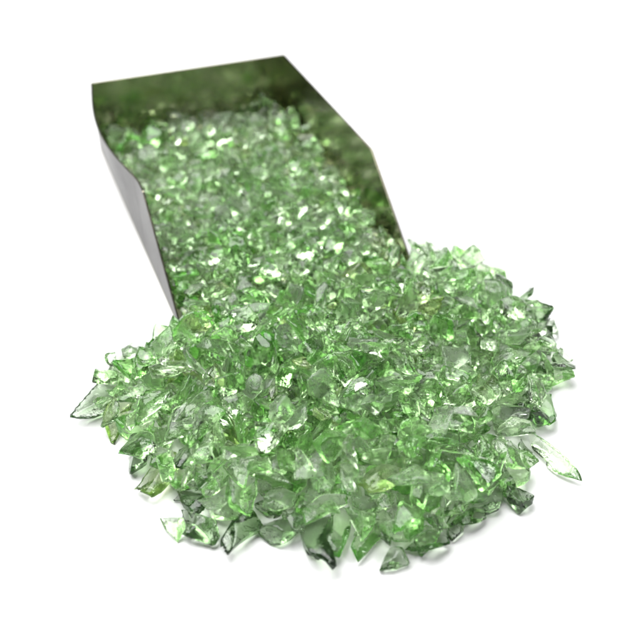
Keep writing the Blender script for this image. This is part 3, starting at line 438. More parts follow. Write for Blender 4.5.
24,107,140,138,-1339,7680,128,6,29,53, 5,95,101,106,-576,8349,135,13,1,-12, 16,69,73,84,-704,8980,172,9,10,34, 5,105,124,123,113,5579,165,4,8,0, 
4,104,104,125,468,4362,142,-28,7,33, 4,92,96,105,1318,5933,96,15,-3,-33, 29,58,73,62,-1815,8507,169,27,53,20, 2,73,88,85,-1232,4800,163,-35,28,-16, 
8,139,135,160,-299,4579,229,-9,5,-82, 28,110,115,97,-56,7034,156,-10,5,-3, 14,92,110,104,502,6046,148,58,-56,-25, 14,49,59,57,-1841,7851,177,16,62,-1, 
23,55,49,62,-1201,7199,235,-1,-31,-49, 13,93,87,97,1198,6120,112,39,0,8, 3,62,57,59,-181,5508,303,-16,-42,-27, 13,158,149,176,730,5747,256,14,8,-41, 
16,50,51,53,306,4542,362,2,-40,71, 21,124,134,136,613,6223,54,68,-30,-36, 10,80,87,93,-469,7687,98,-3,-41,-42, 7,95,86,99,-307,5837,172,-5,5,77, 
8,65,73,67,910,4104,77,-26,24,5, 17,85,94,80,-2004,8480,240,7,7,34, 14,67,56,67,-930,7018,144,30,-22,9, 4,77,84,87,-515,7941,142,-61,-57,-5, 
20,119,139,159,-152,5156,164,44,8,-21, 14,96,90,114,91,7723,112,15,71,10, 11,72,77,90,66,7893,147,21,30,-2, 14,63,72,76,493,3787,37,20,30,60, 
24,90,98,93,912,5639,228,-45,57,48, 11,64,64,74,-1252,7716,191,-37,20,-1, 5,89,83,80,907,5958,185,52,-24,-39, 7,106,107,117,-130,5044,291,-22,0,22, 
27,86,80,86,224,7201,166,-24,45,-65, 6,54,66,62,-490,6277,217,1,56,-8, 3,75,64,68,190,6241,211,3,40,35, 20,80,75,92,-1367,7900,86,-18,-4,52, 
10,117,135,125,-10,4709,116,-11,-45,44, 27,104,95,108,-930,6899,126,24,-2,-32, 14,57,65,74,-944,7915,113,-34,51,63, 28,87,108,116,-857,8798,158,23,-38,82, 
22,54,56,61,-1484,8661,196,-72,-29,48, 14,78,86,81,-995,7948,131,33,-7,15, 23,94,88,105,17,8056,151,0,-34,-46, 17,72,86,91,-811,8003,207,-9,-20,-10, 
8,64,66,85,-188,6164,233,-31,9,-11, 24,101,102,103,969,6175,202,21,54,15, 15,46,54,51,29,5434,326,58,-21,34, 3,51,56,59,280,5521,263,17,18,40, 
2,98,88,108,-1699,8491,176,-22,67,35, 22,101,104,127,-1188,7319,76,-2,-8,36, 25,71,80,81,-511,8866,156,-16,2,5, 1,68,68,64,-405,4070,128,90,-3,25, 
15,105,127,127,485,4622,64,-19,-10,32, 5,85,88,97,-1183,8198,112,-24,80,15, 22,71,71,80,-1181,6373,44,-62,67,11, 1,83,88,102,-1231,6439,63,28,-32,-52, 
11,105,110,123,-707,6099,193,39,10,85, 27,85,82,91,-360,5113,121,-76,-17,6, 29,96,88,85,72,7361,107,-34,2,-42, 20,126,126,132,1122,5931,123,-3,-10,-38, 
22,70,61,67,-1178,6285,82,-43,36,-64, 23,70,80,84,-326,8490,155,-30,-5,-34, 13,86,88,94,-415,8792,248,11,-16,-8, 22,44,55,52,813,4327,125,1,-77,-48, 
12,119,119,118,1223,4862,131,10,-8,19, 19,45,48,51,-398,8337,159,-20,50,38, 18,127,130,151,-254,4276,146,20,32,-35, 5,82,99,88,485,5453,172,-67,-32,6, 
25,64,65,76,-209,7459,159,-46,7,4, 23,116,139,133,117,4784,377,31,-43,44, 23,143,162,144,-1041,8087,96,6,45,66, 4,101,119,125,-730,5249,157,-62,-10,-48, 
14,74,66,72,1132,5160,46,-11,13,80, 11,59,72,67,-1402,6996,179,-28,-22,-5, 23,65,80,85,-11,8064,187,-33,61,17, 2,53,66,71,-1281,7949,154,-85,23,-20, 
5,64,67,67,-885,8339,188,69,-8,-6, 14,65,78,88,98,7098,166,-47,6,-14, 7,138,144,162,140,6039,155,75,-55,-13, 111,47,50,61,1028,6616,100,48,54,-18, 
27,64,73,75,-1486,7921,194,-27,39,15, 13,47,48,49,-779,7552,219,-2,26,-17, 6,70,60,77,-215,5089,215,5,0,65, 22,55,66,69,-98,6448,225,-53,9,-49, 
28,82,86,75,-1134,7323,110,-11,4,-20, 20,91,88,97,-959,8362,126,-11,31,-56, 6,52,53,54,-783,5870,200,-71,51,17, 0,59,53,57,-631,8790,212,27,5,-81, 
20,68,70,71,-1841,7941,117,8,-18,25, 9,57,59,73,-1091,6715,189,48,5,-6, 5,50,57,60,-916,6413,199,2,28,-18, 2,84,90,87,-869,6575,158,-13,7,7, 
20,72,73,86,294,6985,112,0,75,54, 12,61,71,67,717,5055,187,-16,-1,-88, 26,69,79,70,-1111,6109,139,6,-1,6, 2,67,69,68,-998,6610,144,28,78,19, 
1,59,52,64,-445,7193,277,-60,13,-14, 21,72,88,88,-112,4254,216,-25,-7,45, 11,80,89,98,346,7125,130,-2,74,-33, 18,150,136,163,-225,5088,307,3,26,-2, 
15,64,77,70,-54,6846,157,35,-27,-22, 14,106,93,104,858,6384,84,45,12,36, 22,110,129,121,-698,4366,168,43,-41,-51, 27,86,87,89,-592,8848,193,-4,27,-15, 
12,128,156,172,163,4495,137,-50,28,-20, 3,92,104,100,48,7906,126,-10,34,-36, 13,105,110,110,-957,5935,168,2,-17,-81, 15,121,111,127,-639,4427,282,-13,20,50, 
20,60,73,82,-1713,7560,124,-49,32,-54, 7,89,78,93,-1130,7445,117,40,29,-49, 7,89,105,115,-552,6222,218,11,-39,-35, 29,46,46,51,-34,7668,213,23,-1,-44, 
26,151,134,169,190,4165,282,21,-19,-42, 18,89,93,112,-1470,7369,210,10,-6,23, 28,127,122,133,-593,5612,219,-64,8,-34, 4,83,99,107,-1042,6985,117,4,-34,-28, 
0,93,103,101,-612,7078,66,15,-2,-9, 6,135,124,145,53,5946,67,-10,12,39, 4,110,115,120,591,5288,67,13,4,-29, 9,104,122,123,-1618,8365,195,7,70,-41, 
28,106,135,125,-910,8874,175,-30,34,-55, 9,70,71,88,-541,8473,167,-14,-54,73, 7,112,106,134,-227,5217,98,46,-9,4, 9,88,83,83,-330,7721,137,-38,53,-61, 
0,89,109,102,-199,4744,162,-71,-37,-32, 13,64,72,68,930,4431,15,0,7,-72, 2,69,91,92,-565,7694,129,-48,-43,33, 19,96,94,112,-574,6803,211,-30,-48,-37, 
16,88,87,91,729,3868,212,-5,18,21, 25,99,103,115,-1458,7260,222,70,33,-52, 7,77,75,77,323,4657,294,-76,34,-40, 19,60,61,69,-191,6093,226,-60,56,18, 
15,81,85,89,563,5714,262,10,38,-30, 25,127,135,146,-661,5169,70,52,18,40, 19,59,70,67,-50,7395,97,-8,10,-26, 0,108,115,116,311,4240,101,-7,18,50, 
14,96,110,109,-579,5031,126,33,-8,-65, 25,138,161,143,1255,5010,133,-7,5,-27, 11,91,97,99,-1402,7262,203,53,25,-68, 2,78,97,96,-1374,8326,207,-28,-5,8, 
20,60,62,78,-943,7712,186,59,36,13, 18,93,111,103,-981,5038,275,2,-9,-22, 14,81,81,78,-754,5536,133,82,40,14, 8,104,109,121,-329,4856,249,54,-58,31, 
13,88,108,102,433,5510,249,56,8,16, 26,104,104,102,-1632,8088,98,-93,6,1, 20,125,144,146,-1309,6787,98,0,-6,6, 19,80,74,71,-395,6050,91,-20,-20,32, 
112,68,73,81,1140,4253,32,24,85,32, 20,110,134,114,-1458,8008,176,23,13,-26, 22,58,63,73,-1212,6913,123,3,-15,12, 24,114,119,116,-513,4418,106,-2,-48,-55, 
10,115,123,109,662,5151,126,13,-6,-31, 25,109,104,111,1256,5656,96,60,30,64, 23,55,61,70,-1644,7426,136,13,-64,49, 27,87,104,100,-1125,6898,160,12,-7,47, 
26,117,140,133,-1036,7605,136,2,26,18, 18,91,93,93,-855,8121,203,-29,-73,-20, 0,75,81,86,-831,6892,178,21,6,34, 1,107,115,118,-525,5925,132,-54,1,-27, 
26,81,86,79,-445,8509,137,-2,-22,28, 26,83,83,88,-171,6284,158,36,1,80, 6,88,93,116,251,6506,158,-3,86,-5, 21,90,102,109,-304,4830,198,57,4,-1, 
29,69,82,88,-143,7860,243,-8,1,34, 18,95,107,100,-1613,7655,119,27,-28,10, 1,90,92,90,-827,7072,211,16,-22,-52, 7,50,53,60,-1183,6206,40,-31,-86,11, 
17,88,105,103,-355,6196,96,-85,40,4, 20,144,134,133,845,4080,74,-19,11,-6, 23,142,147,174,1040,6423,43,24,34,42, 8,60,65,71,1108,4579,13,-79,-16,10, 
26,79,80,91,-1439,7803,68,1,-11,30, 22,54,60,54,-1305,4971,16,18,88,9, 21,62,64,77,-1072,5982,51,-27,69,40, 28,88,78,92,-956,7523,119,2,90,5, 
21,73,66,75,-737,4439,29,-90,-13,6, 2,89,99,84,-715,8061,129,-10,3,-11, 5,56,57,66,-709,8697,182,17,-13,-2, 10,65,71,70,1101,4450,33,36,-42,-19, 
6,105,90,101,1141,5468,114,-43,-38,-10, 115,66,65,75,1525,4963,107,-21,5,72, 22,74,76,89,-1342,6750,169,-1,29,-88, 2,127,125,131,-1074,4986,150,20,80,-12, 
18,111,129,122,-674,5061,73,-64,38,22, 9,83,91,77,-53,8126,225,-12,3,-85, 15,82,83,81,153,6379,189,25,-22,74, 1,71,67,80,379,7052,153,14,-23,-74, 
26,73,71,85,-905,7349,141,-44,15,-14, 29,50,61,53,80,7043,176,-11,-3,33, 12,61,65,76,1048,6175,163,76,4,38, 0,102,100,98,-1037,6409,112,27,-5,11, 
4,103,107,116,0,6305,170,37,20,-31, 16,133,131,148,-77,7936,182,16,-68,-31, 6,58,64,71,-1812,8585,151,13,34,6, 8,60,73,67,-1458,8358,129,-27,1,-11, 
27,81,80,90,-1440,8244,198,10,-28,-20, 25,58,64,67,-766,4202,18,-15,-11,50, 14,57,65,67,-300,5729,156,-46,17,17, 24,74,86,85,-111,7666,173,-53,-64,39, 
29,63,72,68,152,6997,135,-17,-4,-55, 111,71,79,90,240,3656,105,-16,75,-9, 15,102,88,101,103,5381,194,25,5,-56, 2,59,68,62,227,7492,114,-4,62,-28, 
4,114,113,117,493,5821,171,-3,4,44, 21,141,153,157,711,4480,160,-31,-23,70, 18,109,132,134,1091,5031,144,46,-46,67, 12,46,48,56,-1181,8761,159,65,-13,60, 
27,96,89,110,-996,8363,204,-24,33,-6, 21,81,95,109,137,5737,248,-7,5,10, 16,133,127,141,296,4569,264,10,-43,-48, 14,97,106,112,537,4452,195,-8,-70,-44, 
26,132,151,138,694,5844,208,-30,-5,-3, 7,77,76,82,-689,6796,191,-44,-60,55, 26,56,69,66,244,6991,165,-14,8,55, 28,88,99,115,573,5240,208,-25,37,-63, 
3,98,102,95,-1020,6114,175,11,-56,-64, 1,84,85,86,-967,8838,142,-2,9,24, 5,125,108,119,-800,5393,55,3,-8,-6, 16,63,66,73,-506,6066,64,67,44,11, 
14,82,85,88,-577,8106,131,-2,-42,1, 10,76,78,83,40,4055,32,-12,-35,65, 19,97,106,98,-639,7773,105,-6,11,-12, 17,87,105,110,-629,7962,106,2,20,63, 
3,81,81,87,-62,7343,91,-29,57,59, 4,93,114,119,532,4785,118,-4,-14,56, 22,103,91,99,679,5508,92,20,79,-10, 25,79,94,92,871,5571,159,8,-72,-56, 
15,92,94,91,-1513,7637,131,-66,-13,26, 9,113,101,124,-1112,6280,153,21,28,86, 22,76,83,86,-491,7767,143,-21,7,28, 4,68,78,86,604,3883,45,-19,-60,-3, 
11,65,81,77,-1103,8689,231,-3,-8,-32, 3,87,95,99,-1100,6577,185,4,-37,-66, 10,50,51,55,-1161,7880,163,-43,-30,-31, 13,93,96,115,-638,6883,146,18,17,-45, 
20,112,127,107,-521,5251,175,50,78,-3, 21,79,78,78,991,6070,161,30,2,86, 18,73,78,89,-1274,7442,175,-82,-39,-1, 8,85,78,82,-745,7394,125,-17,49,-56, 
14,58,63,56,-659,6824,175,40,-33,-29, 21,86,90,105,-187,6737,179,-45,6,-25, 14,78,84,77,-457,5540,207,-69,-2,48, 1,119,123,132,-711,8853,165,-16,4,-2, 
3,118,133,131,-422,8563,133,0,6,-25, 19,90,95,96,-384,4390,107,-21,-42,-77, 24,107,106,130,-537,5161,99,18,24,78, 19,57,64,73,1160,5536,63,50,6,70, 
15,112,119,128,1190,5783,57,-14,-21,60, 125,80,78,77,1618,5258,20,-13,10,-27, 5,84,99,88,-27,5910,151,55,33,2, 12,90,87,95,174,6854,128,6,10,-31, 
6,97,117,114,-1023,7100,83,-25,66,38, 16,106,99,109,-1195,7753,164,-9,32,79, 2,84,101,106,251,4495,181,-51,20,-23, 13,80,80,90,482,4563,176,-30,51,-37, 
17,70,70,76,502,4699,172,-21,-55,32, 22,112,107,107,804,5255,142,-7,-4,-7, 21,81,86,94,1511,5345,111,55,-60,5, 10,96,90,92,-1266,6497,160,-27,16,44, 
3,77,83,76,-1132,7400,92,-18,26,23, 15,76,74,94,-851,8453,144,-59,-10,-32, 4,62,56,67,-483,8198,169,-5,75,-19, 17,79,78,77,543,5543,241,-89,-6,-7, 
3,62,70,62,908,5286,155,57,66,1, 16,91,88,100,886,6117,175,-20,-68,41, 12,61,56,63,-964,6798,154,-4,-88,-11, 25,58,72,60,-334,7267,144,12,67,43, 
2,55,64,68,391,6725,152,7,0,38, 13,77,76,69,592,5056,268,5,-62,-21, 14,84,77,77,-1444,7905,105,-36,54,-19, 27,122,138,125,-1133,6870,83,1,-8,-14, 
0,97,103,99,-1097,6533,99,-39,-10,15, 0,104,107,121,-989,7438,83,56,67,-21, 7,85,103,110,-708,8044,76,4,-9,-3, 0,99,95,104,36,4466,43,17,7,22, 
14,88,81,85,-1462,8731,145,4,37,71, 11,74,82,73,-942,6613,110,2,20,-77, 5,72,81,89,-863,7565,83,-5,-31,-23, 17,67,76,83,-827,8724,145,21,30,13, 
20,66,67,72,-704,7027,94,37,-37,-16, 19,80,99,98,-138,5678,86,16,27,-16, 10,61,71,74,31,7978,110,-33,-67,-57, 25,84,79,81,199,5678,70,-3,-11,82, 
116,109,114,132,1368,4848,60,24,86,-18, 27,48,56,59,-1478,8626,121,-42,80,-11, 10,65,77,83,-1171,7609,158,24,62,-11, 6,76,78,71,-1183,7561,103,1,33,53, 
24,75,80,82,-649,4640,215,29,-27,-18, 0,53,59,63,-555,4500,134,-39,50,50, 10,41,48,42,-587,6588,143,-69,-1,60, 21,65,65,75,-460,8658,189,1,20,57, 
25,70,75,77,-267,8336,135,29,19,8, 29,53,59,58,211,4120,22,16,13,-76, 28,77,78,72,-1894,8010,85,59,61,13, 26,37,42,45,-1510,7567,146,10,5,25, 
20,48,49,57,-684,6006,153,-23,-8,-90, 26,82,91,100,-623,6665,127,23,-31,-82, 24,60,55,63,-509,6036,267,14,-91,0, 11,85,88,88,-250,8159,157,-49,14,23, 
25,66,66,72,346,6482,169,-32,-14,19, 22,110,100,115,714,5587,171,-12,8,-57, 11,112,102,112,-66,5314,246,15,-4,18, 1,83,86,89,572,3912,282,79,-14,11, 
14,45,45,47,-926,5203,187,81,-21,5, 25,82,81,83,-399,4232,257,-7,35,41, 25,30,31,36,-255,4635,262,7,-25,71, 11,112,105,108,342,5572,312,-54,42,19, 
8,159,159,163,-1314,7418,78,-11,-1,-22, 0,80,83,90,-1193,6640,76,69,39,-27, 23,105,102,98,-584,6651,63,7,-4,-19, 3,77,80,90,-39,4568,20,58,48,18, 
20,133,142,139,73,6883,76,-42,79,5, 21,90,103,110,491,4826,35,2,7,-49, 19,68,72,78,942,4564,75,42,-22,79, 10,102,107,112,1348,5699,43,-22,-26,45, 
7,72,72,82,-1572,8412,154,3,-48,53, 27,87,84,105,-1414,8403,156,30,3,75, 17,142,123,149,-767,4957,71,-4,46,45, 14,93,104,116,-766,5679,146,7,-22,16, 
12,94,85,97,-887,8022,117,29,-4,-78, 23,70,70,73,-797,8491,120,-33,-47,5, 9,95,95,86,537,6585,73,81,0,-14, 17,161,152,161,889,5478,140,-79,-43,-14, 
10,104,105,114,-839,6377,99,-15,8,91, 23,38,42,42,-940,8661,205,-23,77,46, 9,118,119,148,-923,5319,224,42,-20,-10, 23,108,107,104,-743,5610,189,61,-1,-16, 
18,56,68,61,-412,7394,198,66,1,-11, 29,66,71,70,-264,6180,193,61,-51,-18, 19,88,99,116,64,4295,215,-4,-30,40, 26,97,99,93,181,6252,124,-16,-20,41, 
25,101,91,106,579,5384,138,-20,-8,-5, 16,73,72,79,-1416,8375,191,-19,45,-67, 25,141,154,146,-26,5063,212,-34,-7,23, 17,66,73,74,18,5589,259,2,30,45, 
4,86,101,115,-124,6225,264,-55,-47,-40, 9,101,132,120,-142,6835,138,66,58,-21, 28,72,76,75,-621,7310,168,2,28,85, 23,79,88,86,-255,6327,205,-3,-38,-84, 
1,103,91,102,865,5254,189,-10,7,-51, 10,51,53,49,811,6219,124,27,-41,26, 22,48,47,55,946,5728,146,-59,28,-8, 15,88,105,98,-942,8715,156,6,-16,-87, 
14,108,91,117,-398,4100,43,20,-33,-63, 10,72,79,96,-470,5973,79,-26,-83,30, 19,63,68,67,-399,6548,77,-32,14,42, 28,76,76,77,-295,8526,127,-7,0,-27, 
4,109,115,121,-132,6150,111,21,22,-77, 15,116,121,121,30,7630,135,-7,-27,79, 17,108,118,113,160,5722,32,-87,6,-1, 0,53,60,68,-1291,8631,224,10,-23,-39, 
103,65,57,68,-1364,4970,17,-61,71,6, 24,110,124,146,-737,4810,88,-38,-11,-8, 3,104,96,104,-352,8142,111,80,-24,18, 25,95,97,122,-228,4476,90,39,-69,4, 
24,119,126,137,356,5558,127,-1,53,53, 25,151,137,159,799,4356,54,-4,-35,86, 22,116,112,131,990,4643,125,-11,15,14, 9,101,110,113,962,6124,75,24,6,-69, 
3,111,136,137,1261,5559,47,3,63,60, 10,44,45,44,-1574,8508,225,-43,77,19, 16,70,74,79,-1403,8653,143,-23,2,40, 18,84,100,98,-666,6985,75,-40,63,26, 
25,58,60,63,-556,8418,210,-31,9,-15, 27,85,100,102,-478,7114,123,-59,14,-38, 9,67,62,63,-325,7476,149,-22,60,-66, 0,60,57,59,-496,7605,121,0,0,94, 
0,76,78,78,-24,7475,162,-6,-10,-2, 14,50,57,57,84,5480,225,39,-11,3, 27,96,95,101,-33,7102,148,8,-1,88, 4,96,97,96,400,6991,106,-39,2,51, 
16,100,114,118,1143,4781,125,-21,-31,55, 23,71,78,75,1119,5239,24,79,23,-13, 2,104,109,112,1400,5727,119,-15,-10,-37, 13,67,65,79,-908,7632,73,21,20,-26, 
20,35,35,43,-623,8269,138,-4,11,-72, 6,88,80,91,-379,5002,148,61,-9,5, 23,65,70,78,-201,8389,128,-4,-62,32, 25,80,86,82,-184,4239,159,-63,32,-23, 
27,47,58,58,405,3906,14,-87,0,1, 17,91,83,101,192,4447,249,-4,-2,89, 12,71,72,78,623,4769,188,26,-88,-18, 26,127,129,143,1110,6096,158,-81,28,-17, 
19,47,41,48,1570,5343,148,-7,77,44, 28,73,90,78,-594,6125,194,23,40,35, 17,76,69,85,-196,4983,264,4,-43,-57, 13,66,64,64,122,5567,240,-85,20,18, 
1,63,63,59,197,4083,43,18,0,-20, 27,90,102,90,646,5275,202,5,17,39, 8,52,61,65,765,5541,176,-11,22,-6, 11,79,84,105,758,5367,223,10,-17,-60, 
19,60,54,59,741,6077,142,-6,-45,-53, 16,85,82,88,1122,5389,146,-18,-64,45, 8,79,77,79,-458,4303,254,64,-11,-14, 16,71,72,73,1345,5766,156,55,60,1, 
12,80,73,88,59,5164,349,-4,10,83, 23,71,67,79,-1824,8285,120,-49,-5,-23, 7,142,128,142,-1439,7375,117,32,54,36, 14,86,78,76,-989,7218,80,-10,-38,64, 
15,43,41,42,-880,6334,49,4,5,53, 28,107,99,113,-869,8848,145,-16,32,-51, 29,57,57,57,-728,8708,131,8,15,-62, 28,103,125,132,-301,8172,95,11,-15,-54, 
10,85,90,80,-285,7897,83,-26,6,-15, 22,48,46,54,-237,8128,95,-2,-1,-75, 4,110,110,122,-154,4231,68,-40,-58,-15, 0,71,83,86,-46,8050,107,16,5,22, 
6,98,104,101,1149,6102,32,-21,-1,8, 21,65,67,74,1314,5491,29,10,1,5, 1,74,81,80,1241,5906,26,-16,0,12, 12,116,103,110,-1571,8040,173,-33,33,-77, 
10,53,65,70,-1532,8320,119,-16,12,-3, 18,111,106,114,-1221,7499,60,47,69,-9, 2,87,86,99,-615,5724,147,-60,1,26, 16,137,118,149,-467,4759,122,23,26,67, 
17,72,65,64,-420,7633,79,-3,51,70, 29,69,76,67,-9,6761,123,-31,-13,50, 16,44,45,42,145,7192,43,-15,4,-2, 6,117,130,143,232,6688,96,-19,0,45, 
24,111,122,116,734,4754,131,-19,-3,12, 5,79,101,87,978,6025,106,25,14,61, 17,71,86,91,972,4844,112,-5,-62,-49, 6,79,91,78,1191,5420,56,-15,-17,19, 
12,98,104,109,-1423,7551,123,-5,9,3, 2,66,77,80,-1097,4940,56,43,56,38, 6,62,63,60,-1253,7057,187,5,-8,35, 26,74,65,68,-939,7562,88,38,-24,7, 
22,80,81,71,-910,7743,97,2,-11,-22, 24,96,97,92,-981,8462,173,43,29,1, 11,82,98,106,-663,8338,146,-19,-25,48, 17,139,145,141,-263,4952,160,13,-2,-82, 
27,77,76,88,-248,5692,220,5,68,9, 20,104,110,108,864,4270,81,-3,34,82, 25,101,113,106,-1029,5060,192,49,-66,36, 27,70,76,69,-716,7298,138,-10,-4,10, 
11,78,91,84,-593,3900,40,17,8,24, 12,67,74,66,261,6330,101,-6,-2,79, 16,74,90,99,576,5209,163,1,-26,-45, 15,63,72,65,1243,5262,133,72,-28,-5, 
21,91,95,98,-1003,5152,247,-4,-4,-44, 18,56,56,58,-891,5917,148,-65,-35,50, 9,40,38,36,-641,5272,145,15,-38,33, 12,52,68,62,-235,7181,179,6,-6,-41, 
2,59,70,77,-53,6758,149,-41,-13,64, 10,62,77,81,202,4014,222,-52,69,-4, 24,59,63,73,218,5941,192,-17,8,0, 14,56,62,61,717,5470,213,48,27,71, 
21,73,85,88,260,6352,144,51,29,-13, 26,107,121,109,582,5904,252,7,63,30, 21,65,60,78,101,5140,261,80,36,-3, 24,83,103,100,-1259,7887,92,-18,0,5, 
115,105,133,122,-1003,5510,68,-12,20,-56, 11,143,160,177,-1125,8523,147,-4,10,-22, 18,109,102,116,-855,7663,46,16,4,8, 13,102,103,99,-713,8245,80,-3,6,-53, 
10,129,132,117,-582,5398,51,-20,-15,34, 6,106,101,99,-531,7889,79,20,-88,16, 8,97,94,85,-434,6681,34,-10,4,0, 6,66,59,68,-245,4430,27,3,4,-41, 
12,147,145,148,-218,5800,90,-13,35,-74, 109,120,127,136,-274,5923,98,0,-30,-80, 16,109,96,118,-323,8377,126,-7,23,-63, 24,69,69,69,-226,8586,155,4,24,-90, 
27,54,58,65,-282,8637,137,-4,7,-27, 23,132,144,154,-67,6617,107,43,-25,73, 1,57,60,61,66,7479,70,1,8,-16, 24,104,114,106,214,7403,109,8,-75,-52, 
5,121,104,128,324,6532,78,7,-5,1, 16,135,158,138,816,5927,87,-75,5,-13, 19,68,76,76,709,6231,48,48,-32,-48, 19,90,98,115,953,5108,113,-4,24,-88, 
24,105,131,126,971,6289,73,-6,0,42, 25,57,53,56,-1818,7998,90,-12,-89,12, 21,91,83,99,-1678,7994,101,-73,-33,9, 14,54,62,64,-1340,7045,159,-80,-35,-9, 
3,117,113,111,-1218,7640,131,12,-64,-32, 19,80,82,73,-1336,8494,144,-79,31,18, 5,62,63,70,-1179,7801,114,-25,78,13, 115,102,120,117,-1301,5239,94,8,9,81, 
14,67,80,74,-936,6079,84,-1,20,8, 29,58,62,67,-902,7716,47,-19,-3,72, 15,90,89,103,-1087,7823,91,-83,31,11, 26,149,135,177,-624,4528,93,18,13,10, 
29,74,79,74,-598,8558,162,55,-41,-22, 8,63,75,72,-537,7812,56,83,-31,16, 2,60,62,66,-674,8156,106,2,25,58, 6,97,118,101,-491,4252,106,-17,-11,85, 
21,90,99,93,-462,4558,85,21,0,45, 3,86,85,76,-376,6809,38,3,4,4, 21,77,96,95,-399,8421,132,-16,1,16, 7,57,59,66,-312,8538,150,-12,-10,90, 
5,66,71,61,-136,7494,87,-14,-19,-54, 15,95,101,85,-289,7645,108,74,-3,-4, 20,59,61,70,-364,7885,90,-79,-6,-33, 29,46,57,62,-67,7154,117,24,-9,19, 
29,86,87,99,50,6233,93,49,-3,40, 18,67,66,71,587,6527,38,5,18,69, 116,76,99,88,1055,4045,59,0,-24,33, 111,73,69,70,1548,4992,27,-17,10,-17, 
27,52,53,52,-1222,8693,160,9,18,40, 9,54,59,55,-1147,8835,139,-68,39,3, 24,71,73,88,-965,6332,150,-15,1,10, 23,89,107,104,-1116,7060,96,32,71,-51, 
29,63,70,69,-1024,8895,176,-1,66,56, 21,83,98,86,-956,6159,114,25,-87,-2, 15,78,72,91,-918,6484,155,23,54,-68, 17,86,87,96,-753,6187,189,-21,15,-67, 
20,88,87,107,-760,7616,100,9,-1,62, 7,131,135,143,-618,6039,153,-13,-52,14, 0,58,61,75,-618,6971,116,-55,-3,30, 18,79,85,81,-490,7848,116,40,25,-49, 
1,84,86,87,-658,5512,195,-35,79,9, 0,86,83,106,-230,6289,113,14,7,11, 26,118,100,128,-196,6661,69,-38,27,-24, 21,73,79,88,20,6234,206,19,36,-42, 
21,84,96,92,-164,7308,155,39,-26,-58, 24,80,80,93,-102,8180,171,34,-61,-54, 4,57,58,67,314,6420,104,15,85,30, 7,72,76,87,577,4684,161,-31,10,55, 
9,69,64,68,1059,5220,71,-13,-64,39, 20,52,53,52,1000,5583,139,-32,-39,-72, 25,101,114,121,1253,5210,62,35,82,26, 11,54,71,63,1133,5816,102,-8,-27,-21, 
5,68,79,84,-1892,8558,165,-46,57,44, 26,66,72,80,-1827,8323,146,34,-55,50, 28,82,96,102,-1232,5091,34,19,-33,-56, 15,83,72,87,-537,7236,107,-16,-35,34, 
3,61,65,72,-292,6196,78,14,41,22, 5,84,83,78,-350,6878,195,34,-23,41, 21,89,89,90,16,5405,278,32,-81,18, 13,107,97,108,-123,4297,146,11,-67,22, 
3,86,90,89,329,4679,222,-5,-2,7, 12,131,126,153,383,5616,257,-39,-21,77, 28,44,45,51,-1721,7803,150,42,49,50, 28,54,55,65,-1186,5077,55,-8,73,-42, 
25,43,45,52,-599,6265,119,51,59,-36, 10,56,65,60,-648,7601,142,26,-18,79, 10,58,61,58,-465,6745,245,-81,-18,-8, 8,139,128,138,-290,6185,146,-2,15,-22, 
20,83,93,101,-188,5311,237,-37,47,-1, 20,42,44,48,572,5487,210,-58,-16,14, 3,62,69,83,875,4193,158,22,-32,16, 6,65,73,65,-768,4705,194,43,-55,-21, 
18,69,64,79,-630,5840,213,35,35,40, 0,42,41,41,-421,6227,223,-22,-2,-37, 28,91,109,122,852,4548,216,-71,45,-16, 28,109,124,115,1485,5518,93,30,-24,66, 
26,62,78,71,902,5304,240,-4,-64,47, 15,68,73,78,-1909,8204,133,-50,46,-48, 1,39,42,51,-1724,8030,85,-11,36,-61, 15,86,92,96,-1819,8167,131,-53,58,24, 
24,45,51,51,-1768,8522,134,-18,0,6, 3,86,96,105,-1645,7725,62,16,-86,-24, 21,75,75,95,-1703,8222,113,0,8,-40, 6,40,47,51,-1591,8356,107,-8,27,-68, 
7,99,84,96,-1455,7153,51,1,7,75, 16,76,86,89,-1509,7277,60,-36,-74,-9, 22,88,98,121,-1577,7569,94,-35,-16,-17, 26,87,80,83,-1544,7802,76,-65,-21,0, 
29,50,47,50,-1451,8010,100,18,-52,-46, 11,101,90,98,-1604,8171,124,-19,-2,65, 16,102,118,119,-1413,8276,114,-17,-1,16, 18,66,73,72,-1438,8539,114,-1,6,-84, 
20,43,47,52,-1347,6687,43,6,9,62, 5,68,60,76,-1399,6966,56,60,-65,-7, 5,91,89,82,-1340,7183,82,15,34,15, 26,71,69,68,-1394,7201,50,-1,13,46, 
1,42,52,52,-1269,7807,55,-18,0,9, 15,119,119,117,-1397,8144,125,5,-29,-79, 9,67,73,77,-1252,8307,113,-37,13,-13, 24,72,69,75,-1256,8427,123,-16,-1,16, 
10,89,94,98,-1285,8569,144,1,18,-31, 15,73,86,87,-1334,8692,160,-18,-60,31, 26,59,72,70,-1130,5001,20,1,10,-87, 109,84,85,83,-1169,5283,46,-4,0,-55, 
18,35,31,34,-1126,6362,32,-4,-12,71, 7,64,64,68,-1267,6523,41,3,-6,35, 1,73,87,91,-1202,6735,60,-11,-1,-18, 27,83,87,77,-1108,7230,72,-22,-72,-11, 
8,90,92,104,-1310,7510,38,-7,-6,67, 23,112,103,106,-1086,7686,85,-39,-84,-13, 11,93,92,108,-1154,7710,59,12,-6,83, 16,77,74,85,-1159,7997,74,-18,-7,35, 
2,42,47,52,-1224,8130,79,-9,4,-14, 28,73,70,79,-1129,8239,83,-28,15,-28, 6,46,46,46,-1217,8360,95,-3,-15,80, 2,72,78,82,-1157,8719,139,-13,-8,33, 
23,73,75,89,-1245,8709,146,-29,-15,32, 16,57,54,70,-1032,5103,22,-21,-7,31, 18,57,72,61,-996,5258,11,80,-48,-7, 10,110,108,109,-1004,6273,64,-22,24,-49, 
